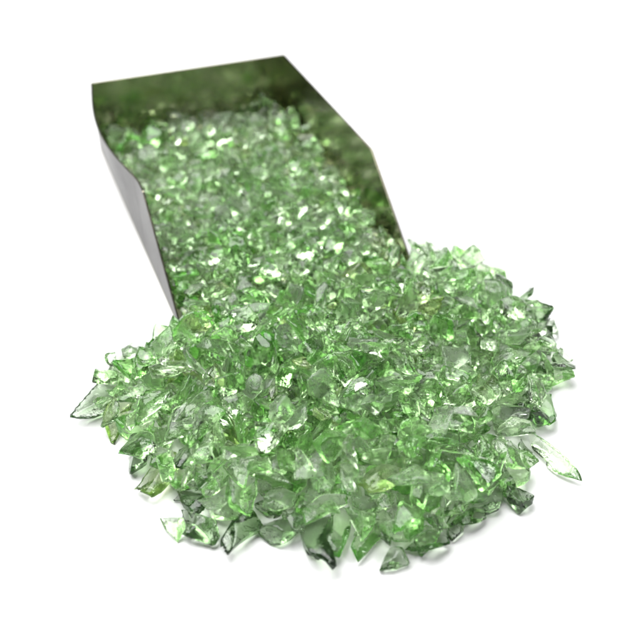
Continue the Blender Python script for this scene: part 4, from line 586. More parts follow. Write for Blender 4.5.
1,116,116,135,-988,6653,74,17,-46,-68, 6,100,105,103,-1056,6732,55,-20,6,-10, 29,99,95,93,-997,6882,56,1,14,-68, 1,72,63,69,-1022,7307,67,-32,10,23, 
20,50,53,61,-1014,7642,47,11,14,58, 24,33,35,36,-984,7685,43,-6,-24,81, 28,72,76,87,-1021,7868,51,10,24,68, 19,32,38,31,-1000,7962,61,77,7,-18, 
18,75,75,69,-1022,8553,99,-53,77,7, 23,102,118,119,-1063,8704,127,36,45,23, 7,104,122,114,-803,4330,29,86,-1,0, 28,148,146,150,-975,4554,27,4,-22,-82, 
8,83,85,85,-947,4717,13,-5,-12,93, 16,95,115,108,-889,4944,34,-15,-10,51, 0,66,71,71,-938,5133,40,45,78,-15, 23,75,76,91,-877,5212,20,56,-6,-17, 
26,110,131,150,-1016,5380,79,18,-26,47, 16,55,70,72,-860,5539,24,-17,0,14, 108,77,77,82,-886,5680,10,-21,-1,27, 16,111,106,121,-954,6498,66,-1,4,48, 
10,57,71,66,-866,6630,62,38,-22,-69, 13,65,67,77,-931,6743,40,13,22,51, 2,46,59,50,-821,6901,41,16,92,-4, 7,66,57,66,-897,7024,41,-6,-1,-67, 
6,105,115,114,-858,7206,64,1,5,-39, 18,89,89,108,-905,7344,54,67,42,20, 26,142,138,136,-753,7403,62,-8,12,90, 8,53,51,53,-929,7614,33,-32,-87,16, 
6,111,129,116,-903,7870,69,-7,-3,35, 19,62,63,67,-788,7950,87,-20,26,13, 6,115,109,133,-829,8074,89,59,-65,-7, 13,44,46,47,-891,8388,82,-1,7,-64, 
13,102,104,128,-654,4371,27,-6,-6,18, 3,114,134,117,-765,4512,26,0,1,1, 22,103,126,132,-746,4617,95,-19,-21,13, 12,94,87,101,-856,4830,40,40,-64,-23, 
5,50,60,58,-701,4981,27,2,-8,-34, 10,91,92,101,-769,5132,49,-39,-29,36, 1,103,87,92,-698,5266,45,-3,-70,-57, 1,105,108,115,-643,5583,65,58,-62,-34, 
29,91,85,101,-788,5607,48,-21,-1,-26, 126,123,112,124,-739,5778,36,-9,21,-77, 27,75,81,79,-465,6243,41,-5,-8,92, 10,111,121,132,-763,6251,102,-76,-7,6, 
25,112,111,125,-656,6423,65,-75,-33,2, 22,102,95,109,-810,6573,71,4,3,-5, 3,54,64,66,-668,6622,37,9,-4,-80, 28,113,113,141,-858,6732,59,-60,28,-14, 
19,95,99,108,-752,6774,67,13,64,35, 10,90,95,98,-770,6985,60,-28,10,-22, 21,89,97,105,-757,7234,86,86,1,-32, 20,64,70,83,-790,7317,56,-10,-3,84, 
11,86,93,88,-687,7498,50,0,-8,-87, 7,76,78,68,-785,7552,41,-22,89,-9, 3,77,83,87,-730,7698,43,2,0,-74, 19,46,44,47,-748,7835,65,-13,5,-51, 
28,103,129,113,-697,7937,51,14,4,16, 5,86,95,96,-717,8555,136,-2,-9,-66, 12,68,68,81,-797,8953,157,0,4,-9, 9,77,70,70,-572,4231,29,-7,34,-86, 
29,38,37,38,-504,4461,20,10,-12,78, 25,78,78,76,-614,4473,20,-15,4,-2, 16,123,137,165,-604,4621,52,-79,-17,2, 26,81,106,90,-600,4926,25,-11,2,-91, 
29,79,75,84,-536,5027,31,-1,15,-60, 3,93,102,92,-478,5288,19,3,5,4, 16,75,92,85,-508,5519,76,-61,-8,-34, 10,93,96,104,-666,5686,47,-22,-63,-55, 
121,63,78,77,-638,5804,25,8,3,-88, 118,88,97,104,-568,5847,32,15,5,68, 18,67,62,63,-581,6303,37,48,80,8, 16,76,83,78,-684,6526,57,-6,-34,-76, 
18,97,91,94,-571,6706,48,31,-14,-13, 5,62,72,72,-497,6841,55,-4,-9,-75, 13,122,147,134,-571,7252,51,94,2,1, 2,45,48,51,-610,7325,41,-9,0,12, 
8,111,105,107,-499,7448,37,-7,5,-11, 18,57,64,64,-623,7604,33,-33,85,7, 28,103,134,132,-494,7724,56,-17,30,-55, 2,53,53,52,-668,7871,47,9,-4,45, 
16,108,106,119,-662,8441,123,7,-91,16, 18,86,100,87,-571,8613,124,-2,5,-93, 7,70,76,69,-615,8990,164,-2,3,-87, 4,83,97,89,-497,4319,45,5,-1,-40, 
8,86,96,100,-503,4517,13,6,16,-88, 25,148,158,141,-340,4767,56,0,-2,20, 3,144,141,142,-477,4805,38,-3,-3,-69, 1,134,128,135,-396,5045,56,1,-5,37, 
2,111,120,117,-394,5289,69,18,15,18, 6,76,66,79,-453,5412,28,71,-43,-7, 17,50,56,67,-348,5515,25,21,5,-23, 4,104,114,127,-426,5646,62,-15,11,76, 
6,103,130,117,-483,5754,63,-46,-12,16, 13,108,106,107,-389,6154,60,-14,68,-46, 23,46,49,49,-336,6924,36,27,54,32, 19,102,109,91,-404,7053,102,3,-2,-55, 
17,122,147,134,-426,7256,58,9,-87,2, 21,62,55,66,-516,7347,53,16,15,50, 10,82,102,92,-331,7429,96,39,82,-6, 15,54,57,64,-475,7599,58,23,-5,-14, 
10,90,85,101,-389,7743,100,-54,64,-24, 25,43,39,43,-474,7828,52,40,-81,26, 16,74,88,83,-403,7987,79,7,-2,-47, 10,54,52,52,-475,8115,80,-26,-13,23, 
3,79,80,88,-459,8356,102,-6,7,82, 16,44,43,51,-438,8689,137,-19,1,10, 18,79,86,91,-216,4058,21,65,31,2, 12,113,124,109,-268,4334,59,14,-2,-54, 
19,96,100,105,-297,4582,97,3,-4,16, 7,112,104,119,-189,4864,95,-56,17,-39, 12,86,85,108,-288,4934,37,-69,-51,-18, 18,146,157,162,-207,5005,32,-1,7,91, 
8,55,56,67,-217,5068,13,-83,12,2, 27,73,85,73,-225,5164,18,6,7,-91, 23,70,78,85,-351,5469,20,56,3,-11, 23,63,62,61,-276,5627,17,57,-11,-19, 
3,74,87,83,-221,5649,24,66,66,-15, 5,60,66,65,-345,6271,56,65,68,4, 19,33,39,43,-246,6331,58,-18,-11,-2, 24,115,104,120,-272,6427,91,-7,10,-4, 
9,131,128,124,-283,6631,78,-24,9,-23, 24,87,82,77,-319,6885,79,-10,-13,37, 13,76,76,89,-183,6924,46,30,-5,11, 7,94,100,114,-278,7007,52,-2,-3,51, 
11,137,164,145,-183,7189,66,2,1,39, 21,89,79,80,-299,7344,72,17,7,-5, 17,91,79,101,-193,7447,63,2,9,79, 1,85,99,87,-324,7556,65,8,7,-82, 
17,99,92,116,-213,7760,83,-72,44,-8, 5,62,62,65,-281,8029,87,-3,-8,-73, 13,59,63,61,-12,4210,14,6,4,-26, 21,102,116,130,-102,4433,49,70,-23,-31, 
15,71,84,93,-129,4577,55,-2,-2,37, 2,65,65,72,-136,4868,33,59,-60,-9, 6,82,73,85,-45,5000,35,24,48,39, 20,79,80,85,-128,5123,32,5,5,50, 19,59,67,63,-36,5346,73,9,-62,61, 
5,102,119,131,-175,5389,76,72,-45,2, 26,61,75,69,-140,5556,20,-6,-5,-31, 16,39,47,43,-179,5656,16,-9,14,-43, 12,107,102,113,-61,5804,65,-21,17,-86, 
105,69,80,79,-42,5984,61,19,62,29, 115,50,49,58,-2,6069,38,-3,-6,30, 25,73,91,91,-175,6254,45,-14,8,-16, 27,149,160,157,-84,6327,69,2,13,69, 
2,89,89,106,-151,6504,101,42,-22,60, 18,74,82,85,-132,6732,41,0,-3,-26, 7,97,105,99,-82,6897,74,-12,-8,41, 16,69,79,79,-112,7033,50,-4,12,-51, 
17,61,66,64,-74,7120,66,-7,17,-25, 1,81,77,78,-148,7342,78,38,-8,21, 29,53,64,65,-196,7581,70,-3,16,-6, 1,79,89,101,-173,7931,110,74,53,-26, 
2,67,64,69,-146,8115,96,-3,0,9, 9,51,51,51,-146,8427,128,-15,26,-71, 13,101,115,114,15,4259,21,0,6,-5, 23,78,83,96,111,4744,33,-68,24,-23, 19,85,85,84,12,4841,70,4,-4,-71, 
24,42,48,43,111,4917,23,-36,82,-14, 21,76,74,71,-25,5185,27,3,4,33, 17,106,108,119,110,5224,60,-1,-15,-2, 13,75,75,73,39,5395,15,4,5,-69, 
4,104,114,128,9,5595,66,20,-9,-87, 13,65,66,75,-48,5719,16,-5,-7,76, 17,76,88,81,94,5841,25,6,6,24, 102,50,62,53,82,6099,24,9,-6,34, 13,106,109,121,-21,6168,45,-4,-8,75, 
27,78,92,103,108,6346,69,10,-3,74, 16,77,77,76,22,6493,57,-11,48,75, 27,109,125,108,109,6603,73,10,19,50, 26,114,125,143,32,6753,74,42,-3,-4, 
9,102,105,92,-8,7049,89,62,-23,-23, 8,93,85,90,99,7119,40,1,92,-13, 6,70,80,71,91,7838,107,2,-5,24, 23,67,58,68,-33,7961,85,-12,71,55, 9,107,110,103,96,4328,61,-1,-14,-79, 
23,124,133,152,258,4396,73,37,-23,73, 4,60,66,81,160,4572,41,-37,-49,-16, 24,47,56,52,220,4759,35,-4,28,6, 0,80,93,97,146,4841,80,-56,0,-63, 
1,114,111,107,234,5003,35,-2,17,-86, 27,66,75,74,140,5090,20,-1,4,0, 21,92,77,98,193,5190,61,-53,-40,6, 3,147,151,141,143,5342,34,51,71,17, 
11,118,148,130,199,5557,43,3,6,31, 29,113,117,131,215,5873,44,13,16,-82, 28,57,61,68,139,5939,15,-22,26,-48, 100,83,72,94,209,6105,63,13,13,-3, 
8,104,103,109,162,6214,41,-71,-51,9, 1,76,85,79,255,6376,49,-6,-27,86, 11,93,117,106,139,6469,78,36,-72,-34, 7,75,71,81,218,6648,44,2,-3,49, 
25,63,72,68,154,6748,67,16,40,41, 24,88,103,103,250,6910,73,-9,16,-52, 4,70,68,85,201,7043,74,-29,4,40, 16,70,75,96,234,7165,57,22,28,37, 
21,95,90,92,214,7276,83,-87,21,-14, 24,95,100,106,317,4489,76,30,-69,24, 22,74,70,69,268,4636,32,-5,6,-66, 1,54,66,69,369,4761,28,44,77,6, 
25,58,67,63,267,4844,17,-7,-20,85, 21,120,118,153,422,4952,53,6,-5,-54, 3,96,98,105,339,5128,76,-36,-16,-21, 10,127,115,137,355,5253,110,21,-83,8, 
0,66,70,75,274,5388,36,14,0,33, 10,79,76,86,348,5515,36,45,-30,-10, 2,75,69,85,287,5704,28,-52,-71,20, 23,127,132,141,331,5795,75,-20,-4,-75, 
20,54,60,64,315,5920,25,3,-11,-70, 1,82,84,89,399,6056,29,-4,17,-69, 9,66,82,70,355,6168,31,-14,19,-73, 24,73,82,95,372,6327,78,45,38,44, 
4,50,53,56,328,6657,53,-38,84,-11, 8,97,99,100,332,6723,35,4,15,-86, 6,116,98,115,407,6851,70,-4,-5,-51, 23,78,83,86,328,7060,54,-54,2,-35, 
20,63,77,78,571,4096,29,7,-3,-21, 20,134,127,154,482,4250,59,14,-15,-67, 2,105,109,127,582,4453,41,-2,-3,66, 9,81,89,96,604,4803,58,27,-26,-14, 
9,72,81,74,581,4958,46,-2,-16,-79, 26,88,93,99,512,5119,27,-7,-5,-40, 17,77,90,104,436,5454,77,-65,5,-62, 2,110,119,107,536,5535,50,19,1,82, 
16,94,104,123,450,5650,36,-16,-17,61, 8,131,126,148,582,5736,79,4,-16,-2, 22,115,119,125,495,5970,54,2,4,7, 28,88,80,93,512,6106,19,15,0,-1, 
11,45,53,54,449,6198,16,66,-66,-11, 26,97,88,112,491,6391,58,-48,-33,8, 29,63,75,77,441,6454,55,-10,-2,-45, 0,78,88,81,476,6756,62,7,-10,-16, 
23,60,53,54,628,4024,18,75,33,-7, 8,90,91,108,714,4092,35,-5,-3,-21, 7,123,110,135,656,4212,53,6,-11,-37, 11,52,66,56,736,4401,19,2,3,56, 
24,95,98,96,651,4602,62,32,-13,-29, 21,92,102,114,711,4752,45,12,7,29, 4,72,80,70,673,4866,50,-59,51,-5, 19,83,84,90,795,4943,69,25,24,12, 
25,71,75,79,657,5110,31,18,-86,5, 21,93,93,95,752,5288,67,-1,-16,46, 0,54,63,57,618,5449,40,-57,49,28, 7,51,45,53,672,5548,35,19,-35,-57, 17,80,76,89,618,5720,21,0,-3,33, 
10,55,52,65,685,5776,26,-20,-43,56, 16,30,33,36,621,5900,15,-2,-87,0, 10,69,71,73,692,6091,37,-23,-9,88, 18,47,54,48,743,4279,12,-8,-2,4, 
7,110,94,119,808,4474,33,-1,2,-12, 10,121,119,110,787,4606,56,43,25,14, 17,78,81,89,945,4767,23,-1,2,-9, 16,99,127,113,819,4790,71,21,51,31, 
2,81,80,87,891,4927,29,-85,-32,3, 17,91,98,97,765,5106,23,-3,1,-92, 19,45,44,40,496,5435,67,-69,7,48, 7,159,165,167,802,5385,59,-2,-10,80, 
23,142,156,165,831,5545,64,-39,-20,-4, 24,85,77,96,803,5740,45,-20,-77,45, 27,109,115,127,867,5782,58,-31,-30,74, 22,77,81,87,796,6131,43,0,9,19, 
9,81,88,86,989,4139,35,-23,4,-22, 8,106,112,99,929,4264,16,-17,86,-15, 3,83,88,75,1045,4734,16,-7,2,93, 13,62,80,71,938,4860,16,-8,92,6, 5,41,45,52,1006,4967,25,5,-7,-12, 
27,79,79,84,995,5315,25,0,12,-52, 3,110,100,102,910,5395,20,5,3,-21, 9,127,125,131,1011,5479,76,-2,5,55, 15,91,84,99,935,5664,59,-7,-63,35, 
4,70,90,83,982,5757,48,25,-11,-68, 11,129,145,173,941,5902,47,2,-2,-53, 20,59,59,70,995,6083,26,4,-11,-65, 101,47,45,47,865,6505,17,-18,4,-5, 
6,68,60,78,1172,4675,23,-7,-36,79, 21,76,89,77,1061,4883,27,-73,-52,2, 24,71,70,78,1137,4994,40,-11,-29,65, 2,110,112,111,1334,5079,72,9,89,-21, 
3,92,105,94,1225,5384,21,-12,91,10, 25,55,52,64,1079,5393,31,47,-14,13, 10,51,63,65,1113,5693,38,18,69,-54, 22,92,107,122,1098,5930,53,-6,2,-93, 
28,77,93,94,1083,6228,18,4,-24,-81, 103,87,75,89,1157,6294,18,7,2,-32, 124,66,87,79,1304,4668,58,4,-61,-47, 14,64,75,85,1197,4771,28,18,-39,-79, 
12,105,115,112,1347,5009,29,53,74,12, 28,80,92,89,1244,5120,21,-1,-19,70, 2,98,97,112,1330,5300,36,-8,-4,41, 23,59,69,72,1203,5467,28,-50,-43,5, 
3,74,81,70,1230,5671,16,-6,0,76, 25,49,51,64,1289,5812,24,-33,-79,14, 28,49,49,60,1228,6107,12,47,-69,-19, 111,71,76,67,1424,4867,18,31,84,4, 
100,57,63,72,1450,4959,30,1,28,89, 26,88,104,88,1388,5153,25,-51,-79,2, 27,87,112,109,1504,5209,24,-8,-5,78, 3,133,125,146,1474,5369,36,-20,-8,37, 
11,70,78,67,1448,5608,21,75,-56,1, 111,64,59,66,1434,5860,22,-11,-1,-67, 20,95,111,104,1372,5929,38,5,-7,-53, 28,114,107,108,1527,5369,22,-19,-17,41, 
101,75,72,80,1507,5684,39,-30,-25,65, 15,61,77,78,-2009,8523,179,-44,35,68, 23,77,97,86,-1747,8117,127,10,-21,18, 24,82,73,89,-1624,8263,160,-11,4,81, 
0,38,46,43,-1713,8562,163,41,-17,-40, 0,68,76,75,-1564,7471,137,32,-10,66, 25,62,62,66,-1688,7573,60,-30,-10,16, 12,93,82,83,-1559,7674,63,1,10,-74, 
17,118,117,141,-1618,8130,178,-8,-15,10, 13,36,41,44,-1495,8569,116,14,84,23, 28,67,57,58,-1442,7244,44,-16,14,-67, 21,61,70,74,-1497,7342,85,30,-6,-37, 
17,59,58,58,-1387,7516,78,1,-86,19, 13,75,79,76,-1437,7655,47,-6,1,-16, 13,44,51,52,-1492,8046,109,38,30,55, 18,91,101,99,-1515,8191,109,-4,80,-12, 
12,62,66,74,-1407,8575,143,-20,-5,-39, 12,51,56,55,-1284,4870,19,31,-83,-16, 3,51,47,58,-1259,7226,35,18,84,27, 14,50,52,59,-1264,7744,61,22,-14,-61, 
24,46,53,48,-1340,7947,119,39,18,74, 26,59,75,67,-1230,7965,85,-37,-9,26, 2,49,63,59,-1305,8240,101,3,-15,-58, 24,41,44,44,-1292,8752,143,-26,86,13, 
7,93,105,120,-1141,5073,30,85,4,1, 103,36,38,47,-1228,5286,12,8,2,-39, 2,69,71,87,-1082,6655,105,-45,3,81, 22,45,38,42,-1061,6773,80,22,-88,15, 
10,61,65,55,-1148,6933,124,-76,54,-8, 8,58,58,65,-1078,7171,31,-21,-1,26, 8,48,58,66,-1109,7448,35,-79,30,-2, 1,95,89,114,-1128,7601,81,51,-70,-36, 
28,106,100,115,-1062,7753,112,-7,17,-18, 15,45,54,58,-1087,7985,75,22,69,-3, 28,46,47,60,-1179,8090,77,11,5,-36, 15,91,92,94,-1153,8323,151,-13,-16,-68, 
12,66,67,80,-1160,8663,194,-15,-1,-8, 5,57,64,59,-1071,8835,156,14,77,-11, 29,72,75,76,-961,4920,59,10,23,-59, 25,102,110,135,-1047,5332,113,11,54,-57, 
25,47,53,49,-1065,6457,37,-15,-2,22, 27,67,85,91,-981,6798,79,23,-15,33, 14,40,48,46,-1146,7031,41,-29,71,25, 5,67,75,82,-860,7158,136,-2,-24,-43, 
29,58,52,59,-1031,7574,78,-13,11,3, 25,77,69,78,-979,7990,109,-74,57,6, 1,66,62,69,-1010,8371,106,34,-55,-37, 8,47,48,58,-898,4552,8,-22,2,18, 
8,93,106,107,-890,4681,49,18,8,-54, 0,110,123,107,-1100,5194,87,-11,-90,2, 0,64,71,74,-960,5283,75,-55,-26,-16, 29,127,121,123,-918,5486,180,-27,12,-34, 
129,73,81,96,-885,5696,84,-9,13,24, 28,64,63,66,-837,5807,37,-5,41,-78, 28,95,88,108,-842,6305,52,-2,6,-71, 11,113,109,119,-830,6473,98,-57,-31,3, 
7,65,75,69,-717,6614,83,17,3,51, 11,81,86,86,-883,6775,105,14,7,-64, 0,69,74,94,-784,6916,104,8,-5,-85, 4,115,111,115,-833,7042,126,-4,-12,-28, 
10,60,62,61,-762,7146,48,-22,-21,39, 21,54,47,61,-878,7331,71,-16,23,-79, 12,72,63,70,-860,7471,82,90,-8,-5, 8,50,49,56,-804,7733,37,-82,37,-7, 
26,38,39,36,-889,8139,64,-6,-3,34, 11,72,71,76,-637,4821,42,47,28,23, 4,81,85,103,-625,5355,161,4,4,40, 13,65,62,74,-514,5214,15,6,5,-82, 6,74,76,82,-729,5498,30,28,88,11, 
14,58,56,69,-686,5741,131,3,-14,-76, 14,46,44,42,-681,5776,102,40,8,50, 12,79,82,87,-567,6111,74,-34,-31,53, 18,111,107,99,-688,6210,106,-37,42,-67, 
5,73,70,81,-626,6327,86,21,-30,15, 20,72,69,80,-734,6414,101,4,-41,-1, 22,55,63,60,-622,6599,76,15,-5,1, 8,67,69,77,-751,6693,137,-46,-75,-11, 
20,72,88,98,-631,6881,61,3,8,-45, 13,55,55,58,-684,7194,38,-1,24,-81, 13,39,38,44,-694,7259,33,-4,7,58, 17,44,44,43,-623,7437,58,24,-5,0, 1,51,44,55,-733,7630,46,-6,1,-51, 
14,85,87,81,-637,7667,86,-31,-8,3, 25,68,83,82,-510,8178,93,-2,-91,12, 6,138,123,142,-609,4288,125,-13,27,26, 26,54,60,51,-567,4518,33,-1,-6,-53, 
24,49,58,64,-433,4603,36,53,-24,-19, 25,109,123,130,-595,4769,59,-32,-11,18, 17,113,102,101,-534,4899,76,54,26,18, 8,116,121,132,-532,5309,124,44,59,45, 
15,79,88,92,-493,5459,123,4,-34,28, 1,68,66,67,-572,5646,40,20,-1,58, 106,143,134,169,-545,5832,108,-3,-57,-51, 6,60,68,68,-569,6204,48,1,5,-48, 
7,66,73,69,-488,6241,70,-10,88,-2, 11,53,58,70,-615,6539,110,-41,-52,2, 5,62,68,83,-524,6681,131,73,27,38, 9,80,72,72,-565,6787,80,60,41,31, 
21,65,66,74,-467,6940,52,26,63,18, 6,104,117,116,-518,7017,90,74,-42,-35, 26,85,107,113,-410,7254,106,13,0,75, 26,39,44,45,-555,7327,40,-21,8,-70, 
20,102,126,114,-451,7481,88,-2,-11,-31, 21,69,74,87,-567,7584,61,19,-18,-46, 28,58,63,66,-593,8008,67,63,7,-9, 26,54,64,61,-476,8281,95,6,10,24, 
10,67,75,74,-466,9032,204,-73,-13,12, 21,61,63,70,-491,4906,25,-84,-30,1, 27,87,100,103,-325,4946,78,-6,-14,56, 9,105,106,113,-412,5452,77,-7,-17,51, 
1,81,98,100,-414,5720,135,-30,1,-57, 24,44,52,46,-228,6061,54,-16,-40,68, 13,87,92,90,-261,6493,104,4,36,68, 19,74,84,79,-448,6722,103,-31,-14,-38, 
28,44,57,52,-391,6852,33,80,19,4, 12,69,69,82,-354,7055,194,87,1,2, 11,55,56,64,-285,7133,48,-16,17,-17, 8,95,111,117,-262,7437,125,14,-75,15, 
1,51,54,50,-424,7832,58,68,57,2, 23,71,71,72,-203,8668,172,-29,-8,-50, 13,58,53,63,-198,4505,17,31,-5,7, 7,125,151,142,-245,4542,175,-17,6,-62, 
8,135,160,145,-439,4856,140,7,32,53, 16,67,73,71,-98,4919,44,87,-22,-18, 20,144,128,143,-237,5051,85,11,-14,-35, 26,51,53,54,-100,5279,17,-5,-7,67, 
0,28,32,34,-291,5302,25,2,-26,-33, 24,94,95,103,-124,5571,89,-1,-13,-48, 3,83,89,90,-155,5833,133,20,-78,-27, 9,53,54,71,-253,6248,51,-44,-64,40, 
0,59,68,73,-108,6352,139,-43,-11,16, 17,80,77,96,-68,6417,123,-30,-12,-41, 17,67,69,73,-137,6652,73,-29,34,-29, 27,85,91,91,-204,6877,68,9,9,-30, 
17,55,64,62,-164,6975,72,40,-49,-34, 6,130,131,133,-227,7074,124,-6,-9,36, 14,48,51,52,-143,7182,103,24,5,-17, 23,98,95,111,-209,7810,159,-14,24,-47, 
12,94,93,103,-205,8013,129,18,-69,4, 6,58,59,54,-40,4323,26,-11,90,-24, 23,121,109,126,56,4789,151,13,74,26, 18,82,83,90,-66,4827,61,-28,43,65, 
6,50,50,49,-81,5034,47,5,4,-49, 23,94,94,88,-83,5122,80,36,-50,63, 9,135,124,124,-44,5273,112,-6,21,-41, 28,85,98,85,-111,5438,125,57,-33,-4, 
28,86,86,96,-62,5535,106,43,-28,-39, 17,85,82,87,-20,5716,119,-4,19,55, 0,53,45,56,2,5768,50,3,18,-51, 104,66,69,80,43,6087,87,9,16,-20, 24,58,49,52,40,6382,49,-68,31,-8, 
18,78,92,92,-90,6480,59,14,-62,-66, 7,83,82,98,23,6660,80,-20,11,-19, 21,90,76,84,-102,6748,70,-27,-50,48, 14,57,60,58,-125,7077,99,26,32,40, 
10,34,33,42,13,7438,63,14,52,46, 21,55,64,60,-109,7609,106,-2,-23,11, 24,52,57,51,-47,8161,117,75,-26,33, 24,113,113,124,23,4146,74,-10,0,83, 
9,64,55,64,103,4637,39,90,9,3, 19,85,101,117,226,4814,121,47,11,-48, 4,96,93,107,34,5059,90,-41,-50,-45, 11,117,126,136,205,5032,108,-46,70,13, 
2,83,90,92,114,5088,105,59,-6,-57, 11,76,79,67,99,5327,59,-19,-12,32, 18,72,64,75,-50,5485,59,-25,-12,-58, 13,123,116,113,104,5735,100,4,-26,-4, 
26,53,57,56,127,5838,66,13,24,-89, 25,73,74,69,86,5799,95,6,-30,-70, 6,51,56,61,157,6061,27,-67,48,-16, 18,112,106,112,104,6319,89,-75,17,11, 
3,87,78,89,34,6547,50,0,40,74, 28,79,95,79,157,6657,68,-30,-85,4, 22,62,59,61,89,7030,96,51,-22,38, 2,60,55,66,150,7376,106,-35,18,-16, 5,80,86,94,153,4199,78,-40,-44,29, 
28,92,94,97,331,4358,126,30,83,-27, 0,100,115,126,289,4627,131,-67,3,13, 9,71,69,83,329,4720,35,32,80,-37, 21,58,75,78,265,4925,63,-59,-49,-16, 
8,78,83,85,314,5026,75,-5,1,17, 23,84,91,86,191,5080,65,-17,-36,8, 24,86,74,90,201,5289,146,-67,-3,58, 0,65,68,64,2,5435,69,55,58,45, 23,98,90,87,254,5545,70,16,-21,-50, 
24,70,79,77,183,5809,115,31,13,41, 16,88,99,106,149,5974,64,-11,-20,-55, 11,62,60,63,302,6102,36,-46,28,-27, 22,53,61,64,308,6255,73,22,-4,-54, 
7,66,74,74,228,6318,65,-3,-15,57, 20,76,84,72,206,6461,95,16,-7,61, 25,52,55,62,164,6801,57,26,17,77, 29,50,54,49,341,6849,69,38,42,27, 20,48,52,63,259,7074,46,13,64,26, 
0,80,76,87,321,7211,62,17,-9,-27, 25,56,60,55,273,7319,52,-4,18,-68, 2,67,62,63,404,4438,37,59,53,-3, 21,80,80,91,403,4743,91,-51,-23,49, 
6,101,119,113,367,4847,79,-2,-16,24, 2,66,79,79,345,4929,66,-65,-55,-32, 14,60,55,67,230,5135,28,43,68,-13, 20,67,71,65,265,5310,65,-32,38,50, 
5,125,109,118,277,5429,147,-89,0,-3, 18,47,49,58,381,5699,15,36,50,25, 0,66,77,83,436,5753,63,-23,-17,-28, 29,87,95,97,281,5972,67,-30,17,-33, 
1,92,112,111,370,5972,71,-18,37,-36, 22,90,92,91,390,6167,108,-40,16,-57, 22,72,91,100,479,6346,101,-77,47,24, 19,33,36,42,411,6692,52,17,58,46, 
18,96,101,106,690,3936,33,50,-58,-42, 27,72,83,88,661,4029,43,-26,-67,14, 1,144,161,153,589,4199,145,11,-18,66, 15,69,81,91,618,4612,150,-3,37,-53, 
23,56,61,62,586,4568,70,25,-3,49, 3,96,87,112,632,4712,137,-16,-23,23, 2,100,116,101,548,4929,94,-3,0,-10, 11,106,115,118,498,5319,163,65,-29,3, 
2,103,125,110,715,5676,64,-72,-42,-9, 21,67,60,68,509,5682,86,18,-7,-57, 23,99,102,111,612,5786,77,-15,7,71, 7,136,131,164,526,5874,80,-90,-20,7, 
7,104,105,102,524,5996,97,18,-82,9, 0,66,84,83,503,6227,53,-28,88,2, 27,117,115,123,832,4193,78,-31,5,-20, 26,86,91,102,715,4633,98,-24,-1,-66, 
28,109,114,120,713,4828,100,-43,-3,5, 27,86,100,93,824,5077,38,-5,16,-21, 8,80,90,108,748,5131,76,16,56,-55, 23,57,60,64,650,5404,60,-21,-6,-17, 
18,66,73,77,709,5703,14,85,-23,-9, 5,77,71,82,730,5839,58,-74,-3,-15, 28,86,98,98,651,5840,71,-48,-14,56, 0,57,69,66,854,6040,60,-28,36,-64, 
120,104,102,114,948,4016,65,-61,-47,-5, 11,69,77,83,860,4256,30,-3,13,89, 16,46,50,53,913,4457,36,-10,14,-36, 25,138,122,143,882,4882,103,-29,-33,32, 
13,90,86,96,938,4930,56,57,-51,-34, 10,70,87,91,834,5210,73,26,27,42, 28,130,159,138,988,5226,158,-4,-7,-69, 12,55,66,63,970,5580,117,-33,18,-14, 
12,144,165,145,822,5723,141,1,7,-19, 6,46,45,48,950,5796,91,12,34,44, 13,90,95,91,835,5966,152,77,-38,8, 24,64,65,76,844,6261,69,52,38,-59, 
16,67,82,72,927,6432,44,13,-24,-6, 16,71,69,79,1064,5083,25,-16,-11,48, 6,61,66,66,1026,5253,25,78,43,6, 16,125,118,132,1003,5297,83,0,33,-72, 
28,72,72,68,987,5648,84,32,31,60, 20,59,65,70,1065,5745,44,80,21,28, 10,110,118,135,1095,6197,75,-14,56,-58, 128,81,98,85,933,6532,32,70,-59,-20, 
11,99,99,112,1124,4761,48,-2,3,-43, 14,63,65,83,1207,4993,74,-22,-71,39, 26,97,100,101,1131,5321,28,5,-6,83, 0,63,57,67,1167,5649,52,38,23,48, 
26,65,61,74,1116,5745,97,-61,28,-15, 8,80,81,106,1284,6116,12,-4,23,-57, 2,31,37,34,1188,6005,21,-29,-4,-88, 16,59,70,76,1182,4876,27,-78,25,-7, 
15,33,37,32,1361,5545,20,-72,-55,-19, 25,77,80,85,1359,5808,40,-17,-40,56, 1,73,85,87,1320,6066,46,33,-22,-63, 13,86,97,117,1446,5510,27,-91,-19,-6, 
5,69,67,73,1447,5644,67,-61,-62,-29, 104,67,68,74,1528,5778,38,-1,10,80, 106,37,39,44,1505,5857,21,25,-58,-63, 4,60,63,67,-1902,8337,156,0,67,-46, 
18,75,66,73,-1502,7700,86,-35,1,23, 20,67,74,72,-1526,7766,98,-3,-49,-70, 12,51,53,58,-1627,7617,94,-17,-76,50, 27,40,41,43,-1500,7515,34,-27,-87,12, 
28,68,83,90,-1461,7704,66,2,-37,-63, 5,42,43,46,-1528,8273,146,-10,39,-21, 16,46,58,56,-1443,8344,112,-11,24,81, 6,69,87,80,-1334,7473,128,33,45,14, 
5,52,56,52,-1477,8151,159,-14,-33,8, 9,72,76,84,-1191,6405,117,65,36,2, 25,46,57,56,-1129,6585,126,-23,-29,-50, 9,60,53,64,-1149,7509,53,-14,59,-49, 
24,90,115,107,-1044,7724,182,9,7,-45, 7,59,59,63,-974,4729,43,-59,41,-16, 13,157,138,144,-1230,4986,64,77,29,12, 7,55,54,58,-943,6148,40,-85,-3,6, 
0,38,41,42,-998,6731,102,72,-49,4, 18,43,48,50,-1069,6765,103,85,-2,0, 24,49,49,48,-1021,7162,57,-15,-74,-1, 16,72,82,72,-1070,7866,168,0,12,-89, 
25,103,88,114,-1056,8604,171,-35,26,-24, 25,115,107,111,-895,4620,105,-24,21,73, 15,55,63,59,-865,5059,52,41,2,18, 29,84,78,78,-910,5214,104,-69,21,11, 
